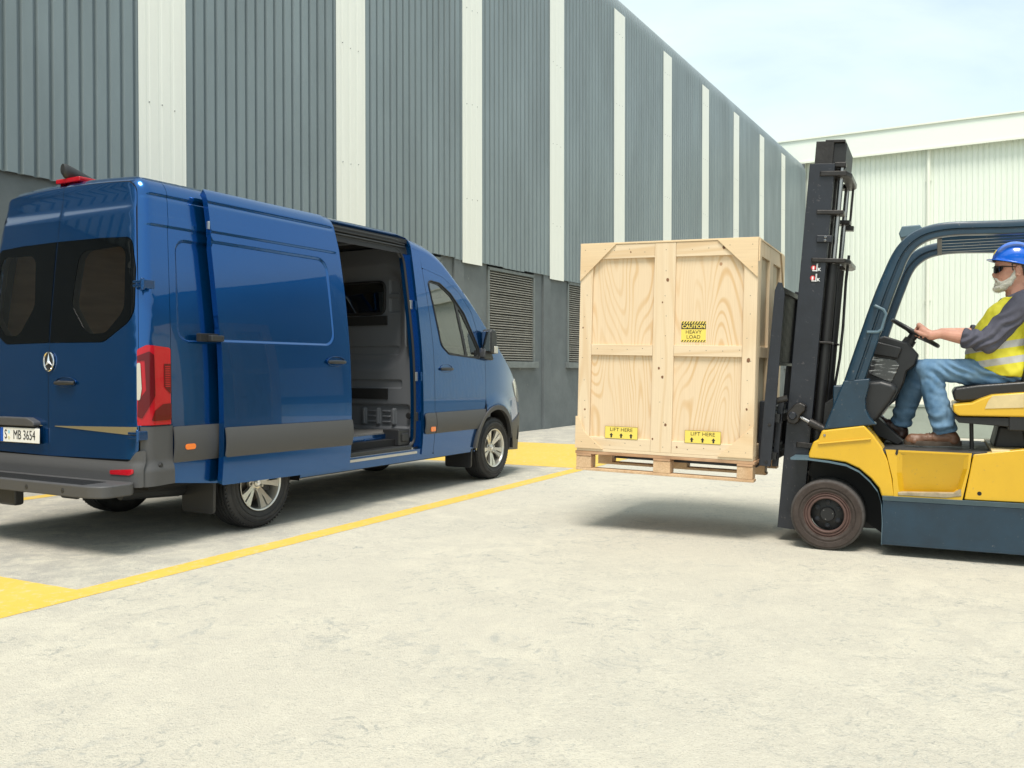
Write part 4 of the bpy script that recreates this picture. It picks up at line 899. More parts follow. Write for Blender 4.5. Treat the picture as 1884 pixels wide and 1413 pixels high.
def copy_kids(src, parent, **kw):
    for ch in list(src.children):
        c = ch.copy(); COL.objects.link(c); c.parent = parent; copy_kids(ch, c)
W0 = make_wheel(); W0.location = (1.26, -0.86, 0.3555); W0.rotation_euler = (0, R(13), 0)
for (x, y, rz, ry) in ((4.905, -0.86, 0, 40), (1.26, 0.765, PI, 0), (4.905, 0.765, PI, 20)):
    w = W0.copy(); COL.objects.link(w); copy_kids(W0, w); w.location = (x, y, 0.3555); w.rotation_euler = (0, R(ry), rz)
MB().tube([(1.26, -0.8, 0.35), (1.26, 0.8, 0.35)], 0.05, 10).build('rear_axle', M_gap, VAN)
# ================================================================== CRATE, PALLET, FORKLIFT, DRIVER
# shared frame: origin at the near front wheel's ground contact, x to the truck's rear, y across it, z up
FO = (2.16345, 6.15667, 0.0); FA = R(-25.5)
TILT = R(1.3)
def wood_mat(name, c0, c1, sc=1.6, st=(1, 1, 0.3), k=11.0, rough=0.6, knots=True, off=(0, 0, 0), fine=0.5, dirt=0.0):
    m = D.materials.new(name); m.use_nodes = True; n = m.node_tree.nodes; l = m.node_tree.links; b = n['Principled BSDF']
    tc = n.new('ShaderNodeTexCoord'); mp = n.new('ShaderNodeMapping'); mp.inputs['Scale'].default_value = st; mp.inputs['Location'].default_value = off; l.new(tc.outputs['Object'], mp.inputs[0])
    t = n.new('ShaderNodeTexNoise'); t.inputs['Scale'].default_value = sc; t.inputs['Detail'].default_value = 1.6; t.inputs['Roughness'].default_value = 0.35; t.inputs['Distortion'].default_value = 0.5; l.new(mp.outputs[0], t.inputs['Vector'])
    a = n.new('ShaderNodeMath'); a.operation = 'MULTIPLY'; a.inputs[1].default_value = k * 6.2832; l.new(t.outputs[0], a.inputs[0])
    s = n.new('ShaderNodeMath'); s.operation = 'SINE'; l.new(a.outputs[0], s.inputs[0])
    r = n.new('ShaderNodeMapRange'); r.inputs[1].default_value = 0.1; r.inputs[2].default_value = 1.0; l.new(s.outputs[0], r.inputs[0])
    mp2 = n.new('ShaderNodeMapping'); mp2.inputs['Scale'].default_value = tuple(q * (60 if q > 0.5 else 4) for q in st); l.new(tc.outputs['Object'], mp2.inputs[0])
    t2 = n.new('ShaderNodeTexNoise'); t2.inputs['Scale'].default_value = 2.0; t2.inputs['Detail'].default_value = 4; l.new(mp2.outputs[0], t2.inputs['Vector'])
    t3 = n.new('ShaderNodeTexNoise'); t3.inputs['Scale'].default_value = 1.7; t3.inputs['Detail'].default_value = 3; l.new(mp.outputs[0], t3.inputs['Vector'])
    w = n.new('ShaderNodeMath'); w.operation = 'MULTIPLY'; l.new(r.outputs[0], w.inputs[0])
    r3 = n.new('ShaderNodeMapRange'); r3.inputs[1].default_value = 0.35; r3.inputs[2].default_value = 0.62; r3.inputs[3].default_value = 0.25; l.new(t3.outputs[0], r3.inputs[0]); l.new(r3.outputs[0], w.inputs[1])
    x = n.new('ShaderNodeMix'); x.data_type = 'RGBA'; x.inputs[6].default_value = (*c0, 1); x.inputs[7].default_value = (*c1, 1); l.new(w.outputs[0], x.inputs[0])
    r2 = n.new('ShaderNodeMapRange'); r2.inputs[1].default_value = 0.4; r2.inputs[2].default_value = 0.7; r2.inputs[4].default_value = fine; l.new(t2.outputs[0], r2.inputs[0])
    x2 = n.new('ShaderNodeMix'); x2.data_type = 'RGBA'; x2.inputs[7].default_value = (*[q * 0.78 for q in c1], 1); l.new(x.outputs[2], x2.inputs[6]); l.new(r2.outputs[0], x2.inputs[0]); out = x2.outputs[2]
    if knots:
        v = n.new('ShaderNodeTexVoronoi'); v.inputs['Scale'].default_value = 2.6; mp3 = n.new('ShaderNodeMapping'); mp3.inputs['Location'].default_value = off; mp3.inputs['Scale'].default_value = (1, 0.2, 0.8); l.new(tc.outputs['Object'], mp3.inputs[0]); l.new(mp3.outputs[0], v.inputs['Vector'])
        rv = n.new('ShaderNodeMapRange'); rv.inputs[1].default_value = 0.035; rv.inputs[2].default_value = 0.02; rv.inputs[4].default_value = 0.75; l.new(v.outputs['Distance'], rv.inputs[0])
        x3 = n.new('ShaderNodeMix'); x3.data_type = 'RGBA'; x3.inputs[7].default_value = (0.30, 0.13, 0.05, 1); l.new(out, x3.inputs[6]); l.new(rv.outputs[0], x3.inputs[0]); out = x3.outputs[2]
    if dirt:
        t4 = n.new('ShaderNodeTexNoise'); t4.inputs['Scale'].default_value = 5; t4.inputs['Detail'].default_value = 8; l.new(tc.outputs['Object'], t4.inputs['Vector'])
        r4 = n.new('ShaderNodeMapRange'); r4.inputs[1].default_value = 0.45; r4.inputs[2].default_value = 0.7; r4.inputs[4].default_value = dirt; l.new(t4.outputs[0], r4.inputs[0])
        x4 = n.new('ShaderNodeMix'); x4.data_type = 'RGBA'; x4.inputs[7].default_value = (0.22, 0.14, 0.09, 1); l.new(out, x4.inputs[6]); l.new(r4.outputs[0], x4.inputs[0]); out = x4.outputs[2]
    l.new(out, b.inputs['Base Color']); b.inputs['Roughness'].default_value = rough; b.inputs['Specular IOR Level'].default_value = 0.3
    bm = n.new('ShaderNodeBump'); bm.inputs['Strength'].default_value = 0.25; bm.inputs['Distance'].default_value = 0.003; l.new(t2.outputs[0], bm.inputs['Height']); l.new(bm.outputs[0], b.inputs['Normal'])
    return m
PINE0, PINE1 = (0.72, 0.565, 0.385), (0.63, 0.43, 0.235)
M_ply = wood_mat('pine_plywood', PINE0, PINE1, 1.5, (2.3, 1, 0.40), 24.0, off=(3.1, 0, 1.7), fine=0.22)
M_ply2 = wood_mat('pine_plywood_side', (0.60, 0.50, 0.35), (0.48, 0.35, 0.20), 1.8, (1, 1.5, 0.4), 15.0, off=(1.2, 4.0, 0.3), fine=0.3)
M_batv = wood_mat('pine_batten_upright', (0.73, 0.585, 0.405), (0.65, 0.475, 0.29), 2.2, (2.4, 2.4, 0.22), 6.0, off=(0.7, 0, 2.2), fine=0.35)
M_bath = wood_mat('pine_batten_level', (0.73, 0.585, 0.405), (0.65, 0.475, 0.29), 2.2, (0.22, 1, 2.4), 6.0, off=(0.2, 1, 1.2), fine=0.35)
M_gus = wood_mat('plywood_gusset', (0.72, 0.55, 0.35), (0.68, 0.49, 0.29), 1.5, (0.4, 1, 1.3), 5.0, knots=False, fine=0.3)
M_pal = wood_mat('pallet_wood', (0.55, 0.34, 0.20), (0.42, 0.23, 0.12), 2.2, (0.3, 1, 2.0), 6.0, off=(2, 1, 0), dirt=0.6)
M_palb = wood_mat('pallet_block', (0.66, 0.46, 0.28), (0.52, 0.31, 0.16), 3.0, (1, 1, 1), 5.0, off=(0, 3, 1), dirt=0.25)
M_ylab = mat('label_yellow', (0.80, 0.62, 0.12), 0.4); M_ink = mat('label_black', (0.02, 0.02, 0.018), 0.5)
def fkM(v):   # frame point -> world
    return Matrix.Translation(FO) @ Matrix.Rotation(FA, 4, 'Z') @ Vector(v)
CR = empty('wooden_crate', fkM((-1.845, 0.012, 0.645)), 0, 'tall pale pine crate with caution and lift here labels, carried on a pallet', 'crate')
CR.rotation_euler = (Matrix.Rotation(FA, 3, 'Z') @ Matrix.Rotation(TILT, 3, 'Y')).to_euler()
CW, CD, CH = 1.345, 1.11, 1.565
def cbox(name, a, b, m, bevel=0.0025, par=None): return MB().box(a, b).build(name, m, par or CR, bevel=bevel)
for (a, b, c, d_), (ox, oz) in (((0.01, 0.0, 0.668, 0.76), (0.3, 0.0)), ((0.668, 0.0, CW - 0.01, 0.76), (4.1, 1.3)), ((0.01, 0.76, 0.668, CH - 0.002), (8.7, 2.9)), ((0.668, 0.76, CW - 0.01, CH - 0.002), (-3.3, 5.2))):
    o = MB().box((a - ox, 0.022, b - oz), (c - ox, 0.034, d_ - oz)).build('plywood_panel', M_ply, CR); o.location = (ox, 0, oz)
cbox('plywood_panel', (CW - 0.034, 0.034, 0.0), (CW - 0.022, CD - 0.034, CH - 0.002), M_ply2)
cbox('plywood_panel', (0.022, 0.034, 0.0), (0.034, CD - 0.034, CH - 0.002), M_ply2)
cbox('plywood_panel', (0.01, CD - 0.034, 0.0), (CW - 0.01, CD - 0.022, CH - 0.002), M_ply)
cbox('crate_lid', (-0.004, -0.004, CH - 0.002), (CW + 0.004, CD + 0.004, CH + 0.012), M_gus)
cbox('crate_base', (0.0, 0.0, -0.02), (CW, CD, 0.001), M_bath)
e_ = 0.0012
for yb, yf in ((0.0, 0.022), (CD - 0.022, CD)):
    for a, b in ((0.0, 0.100), (0.588, 0.748), (1.248, CW)): cbox('batten', (a, yb, 0.002), (b, yf, CH - 0.003), M_batv)
    for a, b in ((0.101, 0.587), (0.749, 1.247)):
        for c, d in ((0.002, 0.092), (0.722, 0.803), (1.455, CH - 0.003)): cbox('batten', (a, yb + e_, c), (b, yf + e_, d), M_bath)
for xb, xf in ((CW - 0.022, CW + 0.001), (-0.001, 0.022)):
    for a, b in ((0.023, 0.13), (0.48, 0.63), (0.98, CD - 0.023)): cbox('batten', (xb, a, 0.002), (xf, b, CH - 0.003), M_batv)
    for a, b in ((0.131, 0.479), (0.631, 0.979)):
        for c, d in ((0.002, 0.092), (0.722, 0.803), (1.455, CH - 0.003)): cbox('batten', (xb + e_, a, c), (xf - e_, b, d), M_batv)
def gus(poly, y0=-0.010, y1=-0.0003, ax=1): return MB().prism(poly, y0, y1, ax=ax).build('corner_gusset', M_gus, CR, bevel=0.0015)
gus([(0.0, CH - 0.001), (0.285, CH - 0.001), (0.0, CH - 0.275)]); gus([(CW, CH - 0.001), (CW - 0.29, CH - 0.001), (CW, CH - 0.275)])
gus([(0.0, CH - 0.275 + 0.001), (0.0, CH), (0.285, CH)], 1.111, 1.121)
gus([(-0.012, 0.0), (0.215, 0.0), (0.06, 0.13), (0.012, 0.245), (-0.012, 0.245)]); gus([(CW, 0.0), (CW - 0.25, 0.0), (CW, 0.235)])
gus([(CD, CH - 0.001), (CD - 0.17, CH - 0.001), (CD, CH - 0.30)], CW + 0.0015, CW + 0.012, ax=0); gus([(0.0, CH - 0.001), (0.05, CH - 0.001), (0.0, CH - 0.16)], CW + 0.0015, CW + 0.012, ax=0)
# labels
FL_ = Matrix.Rotation(R(90), 4, 'X')
def label(name, u0, v0, u1, v1, m): return MB().box((u0, 0.0203, v0), (u1, 0.0215, v1)).build(name, m, CR)
def ctext(par, s, u, v, size, m, sx=1.0, bold=0.0): return text_obj('label_text', s, size, m, par, Matrix.Translation((u, 0.0196, v)) @ FL_, 0.0002, sx, bold=bold)
CL = label('caution_label', 0.797, 0.828, 0.980, 0.980, M_ylab)
MB().box((0.7975, 0.0199, 0.922), (0.9795, 0.0202, 0.962)).build('label_band', M_ink, CL)
def stripes(v0, v1, par):
    k = MB(); n = 9; w = (0.980 - 0.797) / n
    for i in range(n):
        x = 0.797 + i * w; k.add([(x, 0.0200, v0), (x + w * 0.5, 0.0200, v0), (min(0.980, x + w * 0.5 + 0.010), 0.0200, v1), (min(0.980, x + 0.010), 0.0200, v1)], [(0, 1, 2, 3)])
    k.build('hazard_stripe', M_ink, par)
stripes(0.963, 0.979, CL); stripes(0.829, 0.842, CL)
ctext(CL, 'CAUTION', 0.889, 0.941, 0.036, M_ylab, 1.05, 0.0012); ctext(CL, 'HEAVY', 0.889, 0.900, 0.037, M_ink, 1.05); ctext(CL, 'LOAD', 0.889, 0.864, 0.037, M_ink, 1.05)
for u0, u1 in ((0.228, 0.489), (0.848, 1.114)):
    L_ = MB().box((u0, 0.0203, 0.086) , (u1, 0.0215, 0.180)).build('lift_label', M_ylab, CR); L_.location = (0, -0.0218, 0)
    bd = MB()
    for a, b, c, d in ((u0, 0.086, u1, 0.088), (u0, 0.178, u1, 0.180), (u0, 0.086, u0 + 0.002, 0.180), (u1 - 0.002, 0.086, u1, 0.180)): bd.box((a, 0.0201, b), (c, 0.0202, d))
    for k in range(3):
        c = u0 + (u1 - u0) * (0.20 + 0.30 * k); bd.add([(c - 0.007, 0.0200, 0.094), (c + 0.007, 0.0200, 0.094), (c + 0.007, 0.0200, 0.112), (c + 0.015, 0.0200, 0.112), (c, 0.0200, 0.130), (c - 0.015, 0.0200, 0.112), (c - 0.007, 0.0200, 0.112)], [(0, 1, 2, 6), (6, 2, 3, 4, 5)])
    bd.build('arrow_print', M_ink, L_)
    ctext(L_, 'LIFT HERE', (u0 + u1) / 2, 0.155, 0.038, M_ink, 1.08)
# knots and nail heads
M_knot = mat('knot', (0.24, 0.11, 0.05), 0.6, var=0.5, vs=40); M_nail = mat('nail_head', (0.20, 0.17, 0.14), 0.4, metal=0.7)
rk = random.Random(11); kn = MB(); KN_ = [(0.690, 1.285, .012), (0.655, 1.12, .006), (0.640, 0.63, .009), (0.668, 0.565, .010), (0.700, 0.21, .010), (0.604, 0.10, .007), (1.295, 0.70, .015), (1.292, 0.35, .008), (1.10, 1.512, .011), (0.03, 0.93, .006), (0.06, 0.30, .007), (0.40, 1.50, .006), (0.79, 0.05, .007)]
for u, v, r in KN_:
    kn.add([(u + r * (0.8 + 0.3 * rk.random()) * math.cos(a), -0.0004 if u < 0.1 or u > 0.58 else 0.0008, v + r * 1.25 * (0.8 + 0.3 * rk.random()) * math.sin(a)) for a in [2 * PI * i / 10 for i in range(10)]], [tuple(range(10))])
kn.build('wood_knot', M_knot, CR)
nl = MB()
for u in (0.05, 0.668, 1.297):
    for v in [0.06 + 0.16 * i for i in range(10)]: nl.lathe([(0.0001, -0.0010), (0.0032, -0.0008), (0.0034, 0.001)], (u + rk.uniform(-.02, .02), 0, v + rk.uniform(-.02, .02)), 'y', 8)
for u in [0.15 + 0.12 * i for i in range(10)]:
    if abs(u - 0.668) < 0.09: continue
    for v in (0.045, 0.762, 1.51): nl.lathe([(0.0001, -0.0010), (0.0032, -0.0008), (0.0034, 0.001)], (u, 0.0012, v + rk.uniform(-.015, .015)), 'y', 8)
for u, v in ((0.04, CH - 0.04), (0.20, CH - 0.04), (0.04, CH - 0.2), (CW - 0.04, CH - 0.04), (CW - 0.2, CH - 0.04), (CW - 0.04, CH - 0.2), (0.04, 0.05), (0.15, 0.04), (CW - 0.05, 0.04), (CW - 0.17, 0.04), (CW - 0.04, 0.18)): nl.lathe([(0.0001, -0.0010), (0.0032, -0.0008), (0.0034, 0.001)], (u, -0.010, v), 'y', 8)
nl.build('nail', M_nail, CR)
# pallet
PA = empty('wooden_pallet', fkM((-1.845, 0.012, 0.645)), 0, 'reddish wooden pallet under the crate, lifted on the forks', 'pallet'); PA.rotation_euler = CR.rotation_euler
for k in range(7):
    y = 0.0 + k * (CD - 0.11) / 6; MB().box((-0.012, y, -0.044), (CW + 0.012, y + 0.11, -0.0215)).build('deck_board', M_pal, PA, bevel=0.003)
for a, b in ((-0.004, 0.118), (0.612, 0.742), (1.232, CW)):
    for c, d in ((0.004, 0.11), (0.50, 0.61), (CD - 0.11, CD)):
        MB().box((a, c, -0.152), (b, d, -0.062)).build('pallet_block', M_palb, PA, bevel=0.004)
    MB().box((a, 0.0, -0.0615), (b, CD, -0.0445)).build('bearer_board', M_pal, PA, bevel=0.003)
for c, d in ((0.004, 0.10), (0.51, 0.60), (CD - 0.10, CD)): MB().box((-0.008, c, -0.172), (CW + 0.008, d, -0.1525)).build('bottom_board', M_palb, PA, bevel=0.003)

# ------------------------------------------------------------------ forklift
FK = empty('forklift', FO, FA, 'yellow and dark blue forklift truck carrying a crate on its raised forks', 'forklift')
M_yel = mat('yellow_truck_paint', (0.66, 0.39, 0.014), 0.38, coat=0.3, coatr=0.15, var=0.10, vs=3, spots=(42.0, 0.61, (0.34, 0.22, 0.07), 0.55))
M_teal = mat('blue_truck_paint', (0.0075, 0.034, 0.064), 0.32, coat=0.2, coatr=0.15, var=0.4, vs=5, spots=(38.0, 0.62, (0.16, 0.15, 0.14), 0.6))
M_teal2 = mat('blue_truck_edge', (0.10, 0.16, 0.20), 0.45, var=0.3, vs=5)
M_mast = mat('mast_steel', (0.017, 0.020, 0.029), 0.40, var=0.35, vs=6, bump=0.08, bs=40, spots=(30.0, 0.61, (0.11, 0.10, 0.105), 0.6))
M_mastd = mat('mast_dark', (0.009, 0.009, 0.010), 0.5, bump=0.1, bs=60)
M_grease = mat('greasy_steel', (0.045, 0.040, 0.038), 0.35, metal=0.4, var=0.5, vs=18, bump=0.2, bs=50)
M_bar = mat('bright_rod', (0.35, 0.34, 0.34), 0.25, metal=1.0)
M_blkp = mat('black_plastic', (0.016, 0.016, 0.018), 0.42, bump=0.08, bs=200, var=0.3, vs=9)
M_solid = mat('solid_tyre', (0.050, 0.036, 0.030), 0.8, var=0.35, vs=14, bump=0.4, bs=35)
M_tread = mat('solid_tyre_tread', (0.075, 0.066, 0.062), 0.8, bump=0.4, bs=40, var=0.3, vs=20)
M_rust = mat('rusty_rim', (0.105, 0.058, 0.048), 0.7, var=0.3, vs=14, bump=0.2)
M_worn = mat('worn_edge', (0.42, 0.34, 0.22), 0.6, var=0.5, vs=14)
M_floorp = mat('floor_plate', (0.05, 0.048, 0.046), 0.6, var=0.5, vs=15)
M_rub = mat('seat_vinyl', (0.013, 0.013, 0.014), 0.35, bump=0.1, bs=90)
M_hoodp = mat('pale_hood', (0.66, 0.52, 0.27), 0.5, var=0.25, vs=6, spots=(9.0, 0.63, (0.25, 0.19, 0.12), 0.5))

# chassis side skirts
sk = [(0.358, 0.397), (1.183, 0.403), (1.186, 0.076), (0.346, 0.074), (0.355, 0.229)]
zt0, zt1 = 0.397, 0.412
def skirt(y0, y1, yc):
    a = [(0.352, 0.075), (0.351, 0.24), (0.356, 0.372), (1.98, 0.372), (1.98, 0.075)]
    o = MB().prism(a, y0, y1).build('side_skirt', M_teal, FK, bevel=0.006)
    s = 1 if yc > y0 else -1
    q = MB(); q.add([(0.356, yc, 0.3725), (1.98, yc, 0.3725), (1.98, yc + s * 0.022, 0.405), (0.356, yc + s * 0.022, 0.405), (1.98, y1 if s > 0 else y0, 0.405), (0.356, y1 if s > 0 else y0, 0.405)], [(0, 1, 2, 3), (3, 2, 4, 5)]); q.build('skirt_edge', M_teal2, FK)
skirt(0.0, 0.06, 0.0); skirt(1.02, 1.08, 1.08)
MB().box((0.42, 0.10, 0.10), (1.95, 0.98, 0.40)).box((0.0, 0.24, 0.14), (0.42, 0.84, 0.62)).build('chassis', M_mastd, FK)
# front fenders (near and far)
fen_ = [(-0.033, 0.831), (0.239, 0.872), (0.294, 0.811), (0.349, 0.733), (0.390, 0.639), (0.414, 0.524), (0.428, 0.427), (0.438, 0.398), (0.351, 0.397), (0.334, 0.454), (0.282, 0.517), (0.207, 0.580), (0.123, 0.617), (0.014, 0.630), (-0.118, 0.636), (-0.118, 0.670), (-0.090, 0.750), (-0.057, 0.766)]
for a, b in ((0.0, 0.24), (0.84, 1.08)):
    F_ = MB().prism(fen_, a, b).build('front_fender', M_yel, FK, bevel=0.012, seg=3)
rib = [(-0.057, 0.744), (0.281, 0.789), (0.285, 0.778), (-0.057, 0.733)]
MB().prism(rib, -0.012, 0.001).build('fender_rib', M_yel, FK, bevel=0.004)
MB().lathe([(0.0001, -0.006), (0.008, -0.005), (0.010, 0.001)], (-0.015, 0.000, 0.798), 'y', 12).build('fender_bolt', M_bar, FK)
# mudguard strip
mg = [(-0.241, 0.635), (-0.125, 0.636), (0.014, 0.623), (0.123, 0.605), (0.207, 0.565), (0.276, 0.502), (0.324, 0.439), (0.348, 0.356), (0.355, 0.229), (0.350, 0.082)]
for a, b in ((-0.012, 0.25), (0.83, 1.092)):
    q = MB(); n = len(mg)
    for (x, z) in mg: q.v += [(x, a, z), (x, b, z)]
    for (x, z) in mg: q.v += [(x + 0.004, a, z - 0.013), (x + 0.004, b, z - 0.013)]
    for i in range(n - 1):
        c = 2 * i; d = 2 * n + 2 * i; q.f += [(c, c + 1, c + 3, c + 2), (d, d + 2, d + 3, d + 1), (c, c + 2, d + 2, d)]; q.mi += [0, 0, 0]
    q.build('mudguard', M_teal2 if a < 0 else M_teal, FK, smooth=True, sharp=50)
# step panel with its pocket
pn = [(0.373, 0.715), (0.608, 0.713), (0.888, 0.710), (0.876, 0.612), (0.834, 0.401), (0.428, 0.398), (0.418, 0.524), (0.393, 0.632)]
pk = [(0.446, 0.703), (0.872, 0.699), (0.864, 0.611), (0.827, 0.465), (0.783, 0.427), (0.458, 0.425), (0.444, 0.562)]
def ring_panel(name, outer, inner, y, ydeep, m, par):
    """plate with a sunk pocket: rim face, sloped walls, floor"""
    o = patch(name, lambda a, b: Vector((a, y, b)), outer, m, par, holes=[inner], h=0.06, rim=0.04)
    k = MB(); n = len(inner); cx = sum(p[0] for p in inner) / n; cz = sum(p[1] for p in inner) / n
    inn = [(cx + (p[0] - cx) * 0.86, cz + (p[1] - cz) * (0.86 if p[1] > cz else 0.97)) for p in inner]
    k.v += [(p[0], y, p[1]) for p in inner] + [(p[0], y + (ydeep - y) * (0.12 + 0.88 * (1 - sstep(min(zz[1] for zz in inner), max(zz[1] for zz in inner), p[1]))), p[1]) for p in inn]
    for i in range(n): k.f.append((i, (i + 1) % n, n + (i + 1) % n, n + i)); k.mi.append(0)
    k.f.append(tuple(range(n, 2 * n))); k.mi.append(0)
    k.build('step_pocket', m, o, fix=False, smooth=True, sharp=25)
    return o
SPN = ring_panel('step_panel', pn, pk, -0.001, 0.07, M_yel, FK)
MB().prism([(0.451, 0.435), (0.786, 0.448), (0.827, 0.475), (0.830, 0.429), (0.738, 0.413), (0.452, 0.414)], -0.006, 0.05).build('step_ledge', M_worn, SPN, bevel=0.004)
MB().prism(rpoly([(0.440, 0.721), (0.453, 0.722), (0.450, 0.689), (0.443, 0.678), (0.433, 0.688)], 0.004), -0.004, 0.0).build('latch_slot', M_grease, SPN)
rp = [(0.897, 0.704), (1.180, 0.746)]; 
MB().prism([rp[0], rp[1], (1.98, rp[1][1] + 0.02), (1.98, 0.412), (0.846, 0.4075)], 0.0, 0.09).build('rear_panel', M_yel, FK, bevel=0.008)
MB().prism([rp[0], rp[1], (1.98, rp[1][1] + 0.02), (1.98, 0.412), (0.846, 0.4075)], 0.99, 1.08).build('rear_panel', M_yel, FK, bevel=0.008)
MB().lathe([(0.0001, -0.0012), (0.013, -0.0012), (0.013, 0.001)], (0.933, 0.000, 0.453), 'y', 16).build('drain_hole', M_gap, FK)
MB().prism(pn, 1.0, 1.08).build('step_panel', M_yel, FK, bevel=0.008)
# floor and inner trays
fz = 0.716
MB().box((0.33, 0.005, fz - 0.03), (1.0, 1.07, fz)).build('floor_plate', M_floorp, FK, bevel=0.004)
MB().box((1.0, 0.005, 0.69), (1.98, 1.07, 0.735)).build('rear_deck', M_hoodp, FK, bevel=0.004)
MB().box((1.55, 0.10, 0.42), (1.97, 0.98, 0.70)).build('battery_box', M_mastd, FK)

# cowl and overhead guard: same side frame near and far
cowl = [(-0.026, 0.835), (0.041, 1.008), (0.106, 1.176), (0.272, 1.191), (0.265, 1.133), (0.245, 1.048), (0.246, 0.986), (0.273, 0.928), (0.318, 0.878), (0.239, 0.868)]
out_ = [(0.106, 1.176), (0.235, 1.580), (0.295, 1.757), (0.352, 1.904), (0.401, 2.017), (0.457, 2.100), (0.533, 2.164), (0.630, 2.200), (0.742, 2.213), (0.914, 2.208), (1.169, 2.200)]
inn_ = [(0.238, 1.177), (0.354, 1.552), (0.410, 1.728), (0.459, 1.870), (0.498, 1.976), (0.543, 2.045), (0.611, 2.094), (0.695, 2.117), (0.806, 2.124), (0.946, 2.119), (1.170, 2.111)]
def crom(P, m=4):
    out = []
    for i in range(len(P) - 1):
        p0, p1, p2, p3 = [Vector(P[max(0, min(len(P) - 1, i + k))]) for k in (-1, 0, 1, 2)]
        for j in range(m):
            t = j / m; out.append(tuple(0.5 * ((2 * p1) + (p2 - p0) * t + (2 * p0 - 5 * p1 + 4 * p2 - p3) * t * t + (3 * p1 - p0 - 3 * p2 + p3) * t ** 3)))
    return out + [tuple(P[-1])]
xe = 1.72; out2 = crom(out_ + [(xe, out_[-1][1])]); inn2 = crom(inn_ + [(xe, inn_[-1][1])])
def guard(y0, y1):
    q = MB(); n = len(out2); ins_ = 0.016
    R4 = []
    for i in range(n):
        o = Vector(out2[i]); k = Vector(inn2[i]); d = (k - o).normalized(); w = (k - o).length
        # rounded outer tube plus inner flange: section across the post
        sec = [(0.0, y0 + 0.03), (0.010, y0 + 0.008), (0.03, y0), (w * 0.52, y0), (w * 0.56, y0 + 0.018), (w * 0.64, y0 + 0.018), (w * 0.68, y0 + 0.004), (w * 0.96, y0 + 0.004), (w, y0 + 0.012), (w, y1), (0.02, y1), (0.0, y1 - 0.02)]
        R4.append([(o.x + d.x * a, b, o.y + d.y * a) for a, b in sec])
    m = len(R4[0])
    for r in R4: q.v += r
    for i in range(n - 1):
        for k in range(m): q.f.append((i * m + k, i * m + (k + 1) % m, (i + 1) * m + (k + 1) % m, (i + 1) * m + k)); q.mi.append(0)
    q.f.append(tuple(range(m))); q.f.append(tuple((n - 1) * m + k for k in range(m - 1, -1, -1))); q.mi += [0, 0]
    g_ = q.build('guard_frame', M_teal, FK, smooth=True, sharp=40, fix=True)
    MB().prism(cowl, y0, y1 + 0.02).build('cowl', M_teal, FK, bevel=0.012, seg=3)
    MB().prism([(1.66, 0.72), (1.78, 0.72), (1.74, out_[-1][1]), (1.64, out_[-1][1])], y0 + 0.01, y1).build('rear_post', M_teal, FK, bevel=0.01)
guard(0.005, 0.085); guard(0.995, 1.075)
z_ = out_[-1][1] - 0.07
for y in (0.20, 0.36, 0.52, 0.68, 0.84): MB().box((0.70, y, z_ - 0.015), (1.64, y + 0.035, z_ + 0.012)).build('guard_bar', M_teal, FK, bevel=0.003)
MB().box((0.675, 0.085, z_ - 0.018), (0.705, 0.995, z_ + 0.006)).build('guard_bar', M_mastd, FK, bevel=0.004)
MB().box((1.62, 0.08, z_ - 0.02), (1.70, 1.0, z_ + 0.06)).build('guard_bar', M_teal, FK, bevel=0.006)
MB().box((0.03, 0.08, 0.84), (0.10, 1.0, 1.14)).build('front_bulkhead', M_teal, FK, bevel=0.01)
lm = MB(); lm.prism(rpoly([(0.454, 2.244), (0.565, 2.248), (0.592, 2.212), (0.510, 2.172), (0.444, 2.161), (0.434, 2.196)], 0.01), 0.30, 0.48); lm.build('work_lamp', M_teal2, FK, bevel=0.01)
gh = MB(); gh.tube([(0.303, 0.000, 1.677), (0.309, -0.045, 1.674), (0.359, -0.050, 1.647), (0.373, -0.050, 1.617), (0.347, -0.050, 1.517), (0.324, -0.050, 1.500), (0.263, -0.045, 1.501), (0.256, 0.000, 1.503)], 0.010, 8); gh.build('grab_handle', M_teal2, FK, smooth=True)
